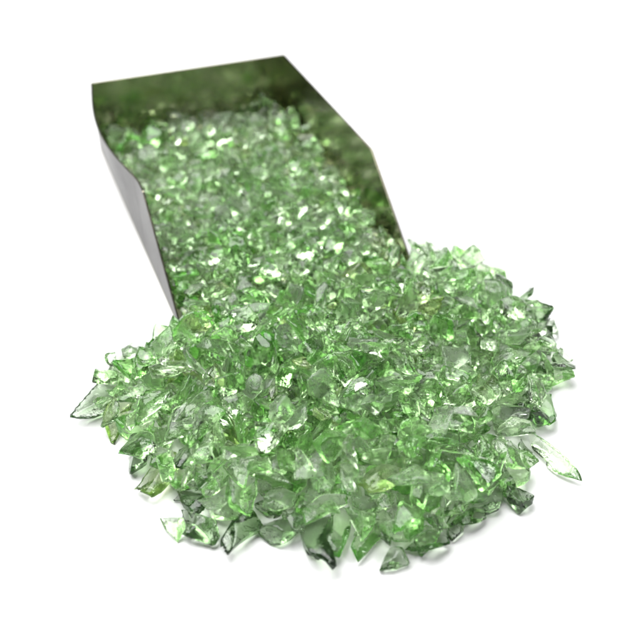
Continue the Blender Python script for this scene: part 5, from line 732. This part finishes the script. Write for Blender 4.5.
23,92,98,116,-888,5340,86,-80,23,-22, 102,39,51,47,-873,5718,128,10,-74,27, 4,64,70,79,-843,6681,125,-9,40,56, 23,39,39,49,-953,6731,92,8,41,-38, 
12,71,78,84,-882,7245,147,31,0,25, 24,53,48,54,-843,7959,157,6,-5,17, 9,50,58,55,-832,8858,189,39,-68,-14, 1,36,37,35,-800,4946,16,-18,-34,66, 
9,68,84,73,-715,6348,119,-3,-34,14, 6,44,44,51,-770,6457,51,14,15,-52, 8,67,64,73,-653,6576,79,-5,-43,76, 16,77,82,82,-688,6882,119,-7,9,-73, 
10,72,92,84,-681,7170,83,-25,-36,-58, 20,45,51,52,-805,7316,96,44,50,-3, 0,76,70,77,-788,7801,87,25,-31,-20, 3,59,63,63,-776,8429,122,6,-18,4, 
1,62,66,71,-783,8770,146,16,28,43, 2,116,125,122,-550,4649,158,-20,-25,-21, 9,97,97,107,-585,4729,189,-23,17,30, 3,76,73,75,-706,5042,28,41,8,4, 
2,40,38,40,-456,5341,83,6,-20,26, 22,102,91,116,-646,5549,125,91,-15,7, 21,82,104,94,-537,5596,110,6,-12,-35, 22,87,85,95,-525,5800,184,-9,20,-29, 
12,94,101,116,-599,6202,113,2,-14,-74, 13,73,84,91,-563,6292,91,39,33,-24, 6,99,91,89,-673,6491,139,32,-40,-26, 5,43,46,48,-564,6618,121,6,-45,51, 
18,85,79,99,-588,6701,98,16,-18,-32, 23,54,50,62,-521,7184,44,-37,-33,1, 20,80,86,84,-662,7250,94,5,55,41, 21,68,75,71,-626,7597,75,-11,74,-9, 
27,40,39,46,-532,8003,62,9,-84,5, 16,116,98,113,-575,8212,119,0,-22,-62, 18,78,71,79,-624,8940,168,-7,49,-65, 13,80,83,78,-518,4014,211,4,18,-53, 
11,95,98,103,-318,4719,142,23,1,-72, 25,47,49,57,-507,4744,77,-30,-67,7, 28,67,64,69,-376,4973,94,22,8,37, 11,89,84,86,-422,5155,80,-74,15,42, 
3,66,80,85,-715,5391,126,60,-55,-29, 18,59,64,71,-451,5548,101,0,-25,30, 9,65,74,69,-447,5759,189,-5,2,87, 6,56,62,64,-296,6098,67,18,-63,-10, 
18,46,47,48,-500,6193,80,19,81,10, 26,37,35,44,-370,6328,36,-8,3,-13, 7,69,84,82,-558,6909,93,39,-80,-20, 28,51,50,48,-352,7168,60,7,-79,-30, 
28,75,78,79,-237,4079,25,-71,-29,10, 25,73,80,79,-272,4802,142,30,-14,-57, 4,41,44,46,-325,5051,115,-4,17,2, 17,57,61,72,-216,6918,117,7,19,-34, 
23,99,116,126,-298,7005,198,-19,-15,-65, 4,56,60,54,-308,7189,105,56,70,-14, 8,84,79,77,-310,7282,78,-39,-68,1, 13,88,114,105,-207,7508,108,-1,6,25, 
2,51,54,55,-283,7500,75,6,-78,-45, 22,48,54,56,-390,7854,118,30,-6,-49, 24,62,60,59,-129,8374,137,-83,-17,-7, 20,118,130,114,-97,4855,114,7,-57,-42, 
12,80,75,76,-45,4963,100,20,-22,-78, 5,95,100,107,-65,5007,136,-19,-4,37, 3,73,82,96,-102,5210,161,30,-2,-24, 17,74,82,88,53,5721,127,68,-3,-6, 
2,86,80,92,-66,6664,153,-23,-2,-25, 16,86,93,103,-231,6773,70,-16,-86,-12, 18,75,78,83,-135,7191,146,26,31,43, 17,66,67,67,-162,7593,123,0,13,19, 
17,75,65,69,-80,4340,57,-16,64,20, 14,80,75,93,189,4669,195,15,-25,7, 27,89,110,116,88,4636,98,16,36,-53, 0,31,32,32,144,4756,30,33,46,45, 
25,68,73,66,37,4862,169,-5,-16,-90, 4,93,100,89,82,4954,164,-32,29,-35, 3,51,56,60,26,5134,29,-55,60,14, 4,51,50,50,34,5328,47,-24,-28,17, 
23,102,123,119,-13,5429,195,-5,-19,-58, 19,85,106,111,108,5839,207,38,-17,28, 3,161,155,150,35,6139,150,88,8,-18, 26,54,59,57,-1,6169,113,-7,-55,1, 
2,72,74,69,184,6266,81,11,-4,30, 14,95,83,106,113,6657,142,-45,17,-25, 21,107,111,121,166,7155,126,-21,8,-49, 28,50,45,52,254,4734,32,39,-54,-66, 
1,63,67,60,338,4747,98,-12,44,46, 0,97,101,122,147,4899,231,-26,18,-51, 19,56,60,67,150,5041,185,-10,-56,-46, 26,142,153,145,143,5210,122,5,-12,-13, 
24,58,60,55,171,5353,189,13,-38,12, 13,109,100,116,267,5631,171,13,11,27, 13,61,63,70,226,5555,112,-63,-28,12, 6,105,108,109,192,5805,180,-17,36,-49, 
22,58,66,72,144,6022,84,60,28,-25, 21,89,110,111,321,6108,106,-4,11,27, 15,59,60,64,127,6209,123,6,38,24, 6,70,66,75,134,6380,117,-10,29,-43, 
22,84,90,92,379,6687,100,86,27,-3, 21,59,68,77,316,6883,71,-34,52,-46, 3,81,83,75,139,7042,65,-23,-22,24, 16,52,63,63,278,7157,73,-44,-40,16, 
25,60,67,74,272,7332,140,71,-13,38, 9,98,86,101,577,4270,275,15,-85,-15, 12,90,113,119,419,4631,181,-48,-74,8, 28,78,73,84,435,4780,124,9,-14,53, 
2,79,70,84,346,4819,170,-50,3,-43, 3,134,143,147,288,4988,141,-58,-64,-33, 26,142,138,148,293,5174,219,-46,29,-3, 13,63,64,67,226,5393,200,21,-4,-61, 
3,132,134,161,356,5645,154,-24,-8,-18, 1,97,105,96,276,5768,180,-33,-44,-56, 1,40,48,52,253,5770,100,-44,-20,1, 7,54,61,64,522,6148,38,25,8,-4, 
17,113,125,116,268,6199,144,-13,74,-28, 18,74,90,93,415,6632,45,20,61,35, 0,55,60,61,284,6785,65,-8,19,62, 23,53,51,58,275,7023,65,-24,38,68, 
0,79,79,85,602,4368,119,-28,-53,62, 3,90,110,94,452,4429,35,16,-6,-77, 15,109,124,126,472,4878,249,-7,-56,-61, 6,103,101,114,539,5606,194,63,54,14, 
29,63,60,64,478,5513,133,49,-25,-40, 24,71,66,70,469,5623,134,-5,4,60, 2,76,82,82,399,5669,88,-51,-71,-23, 13,98,87,99,607,6000,104,11,7,54, 
13,84,81,88,587,6136,54,46,-9,15, 13,69,68,77,525,6243,96,22,22,62, 7,75,74,72,578,6602,105,-15,4,-33, 23,76,73,79,460,4660,220,-29,-24,34, 
20,62,65,66,846,5048,74,75,17,-28, 21,65,78,79,696,4944,109,75,-35,9, 14,38,43,44,679,4987,34,-26,6,-12, 24,97,110,102,601,5573,119,-42,42,-47, 
18,49,57,57,560,5614,13,-5,0,-5, 12,81,79,96,789,5855,136,-69,8,-9, 16,82,90,90,683,5936,101,1,-7,-26, 10,73,76,67,624,6078,84,69,-29,-5, 
28,64,73,64,710,6025,14,4,-22,-82, 4,52,65,67,831,4982,153,-25,-88,12, 21,81,87,86,782,5385,137,10,-9,6, 27,71,93,98,748,5768,190,-5,3,-26, 
24,70,65,65,888,5860,128,-45,42,15, 23,78,68,85,747,6009,33,0,-28,-88, 6,124,116,134,841,6125,101,-24,-2,-48, 26,59,72,63,854,6187,128,69,-25,13, 
26,48,60,51,905,6382,59,-40,23,-48, 11,66,73,74,808,6461,23,3,4,58, 14,46,57,54,969,4487,48,-19,17,28, 6,79,70,85,1068,5723,124,41,-10,-10, 
10,72,87,83,1053,5651,71,10,-7,-54, 2,70,71,86,764,5916,178,-12,51,62, 16,47,50,47,938,6046,38,27,-14,77, 5,53,50,54,910,6215,110,28,-18,20, 
25,48,41,46,898,6513,46,-21,85,-15, 26,59,53,56,1141,5080,19,-9,-22,69, 7,47,48,46,1206,5097,46,67,32,15, 26,71,75,98,1164,5317,69,-9,29,-58, 
8,68,80,70,951,5625,122,8,-27,90, 28,45,45,52,1039,5643,12,11,-20,-62, 109,77,83,90,1387,4920,98,39,59,31, 10,94,97,86,1351,5246,112,27,-44,-30, 
112,53,57,68,1541,5622,78,1,45,-57, 14,53,63,62,1324,5600,46,20,6,-86, 13,40,45,45,-1841,8321,195,60,-4,-11, 28,72,67,67,-1732,8578,123,38,78,17, 
20,72,83,93,-1500,7305,131,-68,59,20, 28,75,85,101,-1447,7738,114,-1,23,45, 26,98,94,104,-1297,8343,158,-7,-26,-21, 12,79,73,89,-1268,4846,54,-76,0,-3, 
23,82,97,105,-1186,4922,56,-50,-56,-1, 18,59,64,70,-1261,6576,91,-46,41,67, 10,35,36,43,-1286,6840,169,42,-8,26, 21,54,62,63,-1390,7010,107,25,58,60, 
18,61,54,71,-1293,7948,97,-72,-19,44, 126,42,44,47,-1361,4881,16,-23,91,-2, 17,63,56,72,-1130,4887,43,-18,-67,63, 20,61,75,76,-1112,7079,145,68,-17,-8, 
8,87,87,100,-1092,7562,100,-40,-43,18, 15,69,78,81,-1182,8334,230,20,-27,-52, 10,63,55,68,-1012,4688,73,8,-44,-9, 12,72,66,73,-1151,5142,129,0,-17,61, 
12,44,53,46,-1036,6198,123,-15,6,53, 14,56,57,58,-1067,6188,151,27,6,-1, 18,67,73,76,-1018,6521,74,-5,54,-32, 28,47,52,59,-970,6658,144,12,2,43, 
23,58,65,68,-972,7010,175,46,42,13, 25,51,62,65,-953,7613,67,-18,66,-6, 24,61,57,71,-889,7626,162,51,2,4, 2,40,48,53,-1006,7832,178,3,-12,44, 
16,77,68,85,-829,4414,258,-20,-3,-14, 24,47,45,52,-815,4694,73,32,66,-29, 5,94,84,88,-1037,5179,173,-15,-7,18, 13,64,67,69,-534,5744,138,-21,-16,-49, 
23,61,63,68,-721,5560,39,-24,-11,43, 11,59,63,61,-921,6284,68,24,30,30, 20,48,49,49,-779,6448,99,-27,64,-42, 16,60,66,57,-791,6698,165,-75,-39,3, 
21,40,52,52,-918,6766,128,73,21,11, 15,50,54,62,-746,7136,108,-25,-44,-38, 11,47,56,58,-874,7308,107,-6,-3,57, 8,85,83,98,-784,7697,104,-72,-19,-19, 
28,65,81,74,-761,8297,126,-3,32,-2, 7,76,78,89,-766,4632,142,84,13,21, 4,56,68,66,-554,5666,159,-75,-29,-15, 6,54,54,60,-661,5439,103,-11,35,24, 
18,53,61,66,-637,6275,67,-21,33,61, 7,53,52,55,-728,6486,85,49,27,-49, 3,56,66,71,-699,6614,117,-11,-38,80, 27,62,56,61,-566,7169,77,42,57,-33, 
25,76,72,89,-686,7551,97,11,1,43, 20,76,84,103,-544,5553,177,10,1,-51, 2,68,78,75,-397,6355,88,-39,-4,-70, 4,69,77,83,-651,6354,200,-1,-93,-12, 
0,77,64,75,-707,6546,188,30,-44,-77, 3,63,66,69,-640,6798,115,-13,49,-15, 1,56,64,69,-498,6963,119,29,10,-22, 13,43,53,51,-585,7160,35,30,85,4, 
2,63,71,68,-501,7542,140,-37,3,0, 26,54,65,68,-564,7491,68,-12,2,90, 13,57,59,63,-505,7998,79,32,8,-30, 3,45,51,54,-452,8249,93,42,16,11, 
27,58,61,67,-466,4143,49,-50,27,-41, 10,93,96,93,-403,5280,159,10,33,44, 18,60,66,56,-403,5355,117,12,4,71, 11,80,80,86,-339,5402,100,9,30,14, 
2,60,61,62,-271,5371,179,49,-29,21, 16,79,83,99,-382,5400,188,-17,1,57, 14,58,56,65,-437,6262,122,-24,65,-18, 27,67,81,82,-316,6324,132,-50,-32,24, 
8,91,102,101,-359,6967,210,-64,-18,25, 18,69,66,66,-441,7848,71,34,72,-14, 12,66,73,89,-76,4135,105,33,44,-73, 21,100,92,96,-261,4093,107,-4,17,-50, 
9,60,51,61,-384,4703,161,38,66,39, 7,64,62,66,-324,4916,168,6,-15,-15, 3,160,167,166,-327,5266,143,-34,-11,42, 9,57,69,62,-258,5282,180,-7,11,45, 
28,49,44,56,-289,5416,11,70,36,10, 25,93,92,104,-429,5643,234,-15,16,16, 4,65,73,66,-174,6061,165,-36,63,-23, 15,51,47,53,-264,6166,68,-60,-14,43, 
12,70,67,67,-167,6451,144,30,-66,-29, 26,55,52,56,-227,6454,153,-37,-72,11, 13,48,53,53,-187,6842,78,-16,16,-63, 18,64,62,68,-243,7378,151,10,-37,77, 
3,99,101,92,-182,7427,146,1,32,80, 18,102,96,115,-87,4114,126,39,61,42, 28,103,100,112,14,5542,205,46,50,38, 25,69,63,65,-228,5593,188,25,-4,76, 
5,68,79,83,-6,6447,116,42,-28,-12, 22,64,63,74,-1,6550,84,59,39,13, 10,65,63,65,-98,7554,129,9,46,77, 26,83,82,94,-80,8065,187,-2,17,34, 13,71,73,95,-72,4216,107,57,38,-7, 
5,81,77,72,104,4726,213,-71,51,29, 22,68,77,80,6,4923,251,19,-81,5, 28,99,96,123,10,5202,99,-7,20,-53, 22,79,88,87,16,5230,200,6,-8,77, 
13,91,101,118,153,6698,166,19,38,39, 3,54,55,63,95,6794,62,-24,-20,-4, 28,39,45,49,115,7024,72,8,25,-66, 28,73,73,79,326,4921,164,-16,-4,30, 
27,82,98,99,235,5069,198,-33,-30,59, 23,74,74,77,192,5407,208,-9,49,41, 13,83,101,92,374,5451,218,31,-74,-17, 29,59,62,54,268,5697,191,2,-16,-67, 
28,90,91,85,329,5950,110,2,-10,58, 28,84,84,106,86,6404,123,24,26,36, 6,72,74,83,235,6417,131,-1,9,-19, 3,65,64,66,148,6786,103,9,23,62, 
20,102,99,91,334,7098,73,63,29,-12, 10,79,76,93,398,4434,154,68,-8,-64, 24,55,59,63,452,4751,151,-14,30,-26, 26,83,91,93,312,4824,248,-73,-1,-54, 
1,79,98,101,368,4997,219,-82,19,-1, 3,89,93,106,334,5073,60,-21,66,38, 12,55,51,54,441,5617,166,35,1,-83, 5,77,71,90,323,5869,145,13,9,57, 
24,54,54,53,411,5704,166,-29,67,4, 11,71,88,79,607,5920,135,15,86,9, 27,60,56,66,405,6797,126,-10,-1,56, 3,70,63,77,553,4543,90,5,63,-26, 
13,125,145,144,622,5591,229,89,-16,-9, 8,65,78,76,559,5655,67,17,35,-13, 8,145,140,163,331,5892,207,65,-55,15, 16,65,66,68,736,5032,41,9,-12,6, 
18,69,86,91,716,5400,158,7,85,14, 28,118,154,152,628,5671,221,15,11,5, 17,52,47,51,773,5635,75,-2,20,-58, 0,95,91,102,812,4651,169,-59,-16,10, 
26,47,57,55,1096,5270,49,-44,50,49, 7,59,55,68,809,5344,171,4,0,-32, 26,54,58,54,867,6012,120,-22,20,-8, 29,50,54,55,1207,4705,65,-2,29,-63, 
20,81,93,95,877,5389,208,24,-36,-70, 1,64,65,62,1047,5629,136,-93,-1,9, 4,60,63,64,1257,5158,134,-25,65,-54, 28,60,63,69,1128,5401,71,56,4,10, 
7,48,48,57,1141,6058,209,56,63,13, 12,49,55,57,1274,4763,63,-10,-25,22, 108,94,87,103,1435,5892,82,-14,84,-19, 1,63,71,71,1356,5837,106,7,-67,-54, 
18,58,68,64,-1521,7262,147,-63,37,18, 9,56,52,59,-1420,6966,131,46,14,-8, 1,65,71,84,-1254,7615,210,24,-23,-13, 18,64,64,59,-1075,7525,89,42,26,43, 
10,67,60,61,-962,7614,143,-7,-33,-27, 14,91,89,91,-781,6632,202,-40,-25,13, 11,93,100,99,-856,6689,198,14,75,-23, 2,82,98,93,-828,4756,155,-74,-7,1, 
24,58,63,55,-597,5262,308,30,5,35, 13,54,54,68,-796,6470,139,-67,-4,15, 6,53,61,57,-664,6716,57,7,35,13, 25,62,55,70,-723,6709,161,3,-14,52, 
3,80,83,87,-647,7177,137,85,-15,-33, 18,65,70,66,-459,4088,124,-62,-33,43, 6,53,59,67,-807,4687,152,-15,7,72, 15,37,40,39,-655,6283,96,29,29,-23, 
16,52,61,64,-670,6742,163,11,-27,66, 13,56,74,74,-567,6909,137,-13,-38,-61, 1,65,67,79,-581,6946,188,-20,-9,73, 29,62,66,69,-588,7273,142,-23,-1,14, 
4,36,42,41,-432,7519,155,-37,-54,29, 8,60,70,63,-658,3940,26,11,11,1, 1,84,84,86,-161,4150,121,38,2,-22, 19,49,47,51,-423,4882,196,20,43,-1, 
17,50,64,70,-444,5135,136,0,25,-27, 24,56,71,68,-502,5358,103,-30,32,-29, 17,86,82,89,-536,5421,181,8,-51,44, 13,105,117,126,-579,5518,192,23,44,49, 
27,64,64,76,-369,6347,135,29,-82,-8, 11,60,64,61,-441,6833,177,67,13,42, 25,41,37,47,-292,4309,84,-68,0,-31, 3,63,64,58,-411,4895,132,60,27,-15, 
17,54,67,74,-238,5232,205,-56,-13,3, 4,69,76,73,-308,5294,224,20,-35,-75, 18,74,79,71,-477,5390,79,53,15,-69, 25,52,51,51,-419,5494,156,6,70,-6, 
22,96,94,97,-508,5672,231,-1,10,26, 8,53,55,61,-141,4338,11,-58,-63,20, 26,63,59,61,-349,4885,171,-27,-29,76, 27,50,49,48,-147,5224,39,-84,6,-42, 
29,41,37,39,-162,6385,129,36,-51,57, 8,62,64,75,-184,7378,190,-55,0,-31, 6,54,53,62,79,4585,69,-60,-12,0, 4,62,60,69,65,4940,294,-6,18,33, 
18,103,127,128,254,6091,170,-49,49,-7, 12,38,43,46,117,6318,116,5,16,5, 9,68,69,83,81,6446,207,71,2,25, 11,98,108,95,106,4134,330,-12,22,67, 
21,37,37,36,129,5135,144,11,37,51, 15,72,75,87,249,7121,147,-44,-28,-60, 13,63,75,64,192,7619,84,3,27,76, 12,71,82,76,346,5064,186,-53,47,54, 
1,83,83,85,437,5204,49,15,-10,21, 9,65,77,71,366,5740,176,-34,-42,15, 22,55,53,51,315,5838,230,-47,10,-38, 11,83,82,86,297,6774,134,37,68,-16, 
28,74,66,79,546,4188,256,-38,-11,-28, 28,45,44,48,362,5119,10,8,-90,-22, 11,46,48,43,661,5582,247,-25,3,-55, 21,59,62,65,424,6019,154,78,-28,30, 
13,55,61,59,452,6002,142,60,57,-9, 28,62,59,64,754,4560,133,-35,18,-35, 13,68,76,75,1217,4697,114,-5,2,16, 17,51,51,52,627,4854,96,-65,47,-39, 
18,145,162,172,712,5942,210,-11,-24,-59, 9,78,85,95,563,6025,217,37,-39,49, 27,66,71,64,692,5320,140,-83,-3,-4, 18,80,82,90,859,5543,179,-88,-20,-4, 
25,43,48,56,977,5617,153,-35,-17,0, 23,61,62,74,881,6312,110,-16,-55,-51, 18,89,93,88,1259,4744,86,-6,6,56, 25,41,45,47,1382,4904,150,33,16,13, 
13,80,70,77,-1190,6499,131,20,59,25, 27,51,52,59,-931,6640,171,17,59,62, 6,42,48,47,-905,4713,101,-16,2,79, 28,58,59,62,-1046,4698,14,-25,-20,36, 
12,45,50,58,-897,5189,176,53,-69,31, 17,47,43,42,-729,5123,174,-76,1,37, 26,78,81,96,-785,5210,225,25,-15,-3, 11,64,60,68,-474,5207,233,0,-1,57, 
28,111,125,133,-78,4147,216,16,39,-63, 10,53,54,60,-171,4514,202,-76,8,42, 13,64,58,61,-392,5192,174,-12,-36,8, 16,73,69,80,-127,6307,201,43,19,-35, 
11,50,56,54,-105,4409,287,-34,-36,22, 13,59,68,68,-220,4849,263,33,-11,47, 20,70,72,80,36,5175,138,10,-1,-8, 6,79,98,90,-28,5172,269,-30,-32,19, 
9,69,66,74,101,5096,219,-4,4,43, 15,80,78,74,284,4933,212,84,-8,-27, 8,85,108,101,623,5646,274,-19,27,8, 3,106,102,111,685,4333,154,59,-34,-61, 
4,65,62,65,556,5613,284,-1,10,68, 7,30,32,36,602,4169,316,-77,25,-12, 9,49,60,66,822,5619,213,26,22,-62, 9,53,53,48,768,4565,180,-23,-83,-10, 
113,67,71,72,1337,6116,15,5,7,-80, 118,66,76,83,1474,5930,15,73,-56,-6, 28,63,56,63,-685,5352,46,60,16,42, 23,82,79,77,145,4701,356,11,-15,73, 
10,81,87,87,-293,5179,296,43,43,-70, 9,32,35,32,63,4952,16,-7,-25,62, 15,51,59,57,-240,5170,267,77,-19,47, 21,55,56,59,266,4830,269,30,26,8, 
6,72,63,67,226,4894,258,73,-22,-50, 29,45,47,51,143,5297,275,-45,23,-16, 20,57,54,62,-1,5483,252,20,50,-10, 6,70,63,72,479,4584,378,55,-16,7, 
27,37,33,35,347,5490,205,-59,30,-52, 22,52,57,57,811,4496,238,67,-1,-14, 
], dtype=float).reshape(-1, 10)
N_ALL = len(REST)
c_proto = REST[:, 0].astype(int) % 100; at_rim = REST[:, 0] >= 100; c_scale = REST[:, 1:4] / 1e4; c_pos = REST[:, 4:7] / 2e4; c_rot = REST[:, 7:10] / 30

def turn(i):
    a = float(np.linalg.norm(c_rot[i]))
    return Quaternion(Vector(c_rot[i] / max(a, 1e-9)), a)

rng = np.random.default_rng(5)
tint = rng.choice(6, N_ALL, p=[.40, .24, .10, .05, 0, .21])
in_scoop = ((c_pos[:, :2] - [AX, AY]) @ E1 > 0) & ((c_pos[:, :2] - [AX, AY]) @ E1 < SW) & ((c_pos[:, :2] - [AX, AY]) @ E2 < L1)
tint[in_scoop & (rng.random(N_ALL) < .38)] = 5
tint[at_rim & (rng.random(N_ALL) < .6)] = 4
protos = {}
def proto_mesh(p, sub):
    if (p, sub) not in protos:
        protos[(p, sub)] = shard_shape(p, sub)
    return protos[(p, sub)]

def where(i):
    d = c_pos[i][:2] - np.array([AX, AY]); s, t = d @ E1, d @ E2
    x, y, z = c_pos[i]
    if 0 < s < SW and t < L2 * .45: return 'lying deep inside the steel scoop'
    if 0 < s < SW and t < L2 * .80: return 'in the middle of the steel scoop'
    if 0 < s < SW and t < L2 + .008: return 'at the mouth of the steel scoop'
    if s >= SW and t < L2 + .02: return 'beside the right wall of the scoop'
    if s <= 0 and t < L2 + .03: return 'on the left flank of the heap near the scoop'
    if y < .205: return 'along the front edge of the heap'
    if x < -.035: return 'on the left slope of the heap'
    if x > .045: return 'on the right slope of the heap'
    if y > .25: return 'on top of the heap below the mouth'
    return 'on the front slope of the heap'

SHAPES = ['chunky', 'slim', 'flat', 'splinter-like', 'blocky']
UNIQUE = dict(enumerate([
    'leaf-shaped glass shard pointing left, outermost on the left edge of the heap',
    'broad pale glass chunk on the left edge just behind the leaf-shaped shard',
    'flat pale flake lying at the back left of the heap near the scoop mouth',
    'narrow upright sliver leaning at the left edge below the leaf-shaped shard',
    'rounded chunk at the left edge below the narrow sliver',
    'thick glass chunk one step in from the left edge beside the rounded chunk',
    'very small glass chip at the lower left edge of the heap',
    'slanted leaf-like shard at the lower left edge of the heap',
    'little upright shard standing alone at the lower left corner',
    'large blocky shard at the lower left corner beside the little upright one',
    'drop-shaped clear shard pointing to lower left on the front edge',
    'wide flat diamond-shaped shard lying on the front edge of the heap',
    'large wedge with its tip pointing at the viewer, foremost on the front edge',
    'slim upright shard just right of the foremost wedge',
    'slanted slim shard leaning right on the front edge',
    'small flat clear chip lying loose at the front, nearest the viewer right of centre',
    'wide glass lump at the right end of the front edge',
    'small pointed chip standing at the lower right edge of the heap',
    'slim shard lying flat at the lower right edge of the heap',
    'round clear lump at the right edge below the long splinter',
    'bright slim splinter lying beside the round lump on the lower right',
    'long clear splinter sticking out at the right edge of the heap',
    'upright green chunk at the right edge above the long splinter',
    'wide chunk bulging from the far right edge of the heap',
    'tiny nub of glass at the rightmost edge of the heap',
    'small upright nub at the upper right edge of the heap',
    'small flat chip at the upper right back edge of the heap',
    'chunk at the back right edge of the heap, second from the scoop wall side',
    'shard at the back edge of the heap close to the right scoop wall',
    'shard wedged at the back edge directly against the right scoop wall',
    'dark upright leaf-shaped shard in the second row behind the lower left corner',
    'large upright green chunk on the left front slope above the diamond-shaped shard',
    'long thin bright blade lying slanted on the left front slope',
    'big upright flat-faced chunk in the middle of the front slope',
    'narrow upright blade immediately right of the big flat-faced chunk',
    'broad yellowish chunk on the front slope right of the narrow blade',
    'long slanted bar of glass lying just above the foremost wedge']))
for i, k in enumerate([4, 1, 1, 3, 0, 1, 4, 3, 0, 4, 4, 4, 4, 2, 0, 4, 4, 4, 0, 4, 4, 0, 2, 0, 1, 1, 0, 1, 0, 0,
                       4, 0, 1, 5, 0, 3, 0, 2, 0, 0, 1, 4, 5, 0, 4, 0, 0, 5, 1,
                       4, 0, 4, 0, 4, 0, 0, 0, 0, 2]):
    tint[i] = k
meshes = {}
def one(i):
    p = int(c_proto[i])
    if p not in meshes:
        V, Fc = proto_mesh(p, 4)
        me = bpy.data.meshes.new('glass_shard')
        me.from_pydata(V.tolist(), [], Fc.tolist()); me.polygons.foreach_set('use_smooth', [True] * len(Fc))
        me.materials.append(GREEN); meshes[p] = me
    o = bpy.data.objects.new('glass_shard', meshes[p])
    o.rotation_mode = 'QUATERNION'; o.rotation_quaternion = turn(i)
    o.location = c_pos[i]; o.scale = c_scale[i]
    o.material_slots[0].link = 'OBJECT'; o.material_slots[0].material = GLASSES[tint[i]]
    COL.objects.link(o)
    tag(o, UNIQUE.get(i) or '%s %s shard of glass %s' % (SHAPES[p % 5], TINT[tint[i]], where(i)), 'glass shard', 'crushed glass shards')
for i in range(N_ONE): one(i)

# the rest, too many to tell apart, is one mass
VV, FF, MM, n = [], [], [], 0
for i in range(N_ONE, N_ALL):
    V, Fc = proto_mesh(int(c_proto[i]), 3 if i < N_SEEN else 2)
    M = np.array(turn(i).to_matrix())
    VV.append((V * c_scale[i]) @ M.T + c_pos[i]); FF.append(Fc + n); MM.append(np.full(len(Fc), tint[i])); n += len(V)
VV = np.concatenate(VV); FF = np.concatenate(FF); MM = np.concatenate(MM)
me = bpy.data.meshes.new('crushed_glass')
me.vertices.add(len(VV)); me.vertices.foreach_set('co', VV.astype('f4').ravel())
me.loops.add(FF.size); me.loops.foreach_set('vertex_index', FF.astype('i4').ravel())
me.polygons.add(len(FF)); me.polygons.foreach_set('loop_start', np.arange(0, FF.size, 3, dtype='i4'))
for m in GLASSES: me.materials.append(m)
me.polygons.foreach_set('material_index', MM.astype('i4')); me.polygons.foreach_set('use_smooth', np.ones(len(FF), bool))
me.update(calc_edges=True); me.validate()
o = bpy.data.objects.new('crushed_glass', me); COL.objects.link(o)
tag(o, 'mass of small green glass chips filling the scoop and the heap between larger shards', 'crushed glass', 'crushed glass shards', 'stuff')

# ------------------------------------------------------------------ light
w = bpy.data.worlds.new('World'); sc.world = w; w.use_nodes = True
w.node_tree.nodes['Background'].inputs['Color'].default_value = (1, 1, 1, 1)
w.node_tree.nodes['Background'].inputs['Strength'].default_value = .03
def area(name, loc, target, size, power, col=(1, 1, 1)):
    l = bpy.data.lights.new(name, 'AREA'); l.shape = 'SQUARE'; l.size = size; l.energy = power; l.color = col
    o = bpy.data.objects.new(name, l); COL.objects.link(o); o.location = loc
    o.rotation_euler = (Vector(target) - Vector(loc)).to_track_quat('-Z', 'Y').to_euler()
    return o
area('softbox', (-.5, .75, 1.5), (0, .3, 0), 1.7, 67)
area('window_light', (1.2, -.2, 1.2), (0, .3, 0), .45, 10)

# ------------------------------------------------------------------ camera
cd = bpy.data.cameras.new('camera'); cam = bpy.data.objects.new('camera', cd); COL.objects.link(cam)
cam.location = (0, 0, .22); cam.rotation_euler = (math.pi / 2 - .65168, 0, 0)
cd.sensor_width = 36; cd.lens = 36 * 954.97 / 640
cd.clip_start = .01; cd.clip_end = 100
cd.dof.use_dof = True; cd.dof.focus_distance = .305; cd.dof.aperture_fstop = 12
sc.camera = cam

sc.render.engine = 'CYCLES'
cy = sc.cycles
cy.max_bounces = 15; cy.transmission_bounces = 15; cy.glossy_bounces = 10; cy.diffuse_bounces = 4; cy.volume_bounces = 0; cy.transparent_max_bounces = 8
cy.caustics_reflective = True; cy.caustics_refractive = True; cy.blur_glossy = .3
cy.sample_clamp_indirect = 8
cy.use_denoising = True; cy.use_adaptive_sampling = True; cy.adaptive_threshold = .02
sc.view_settings.view_transform = 'Standard'; sc.view_settings.look = 'None'; sc.view_settings.exposure = 0; sc.view_settings.gamma = 1
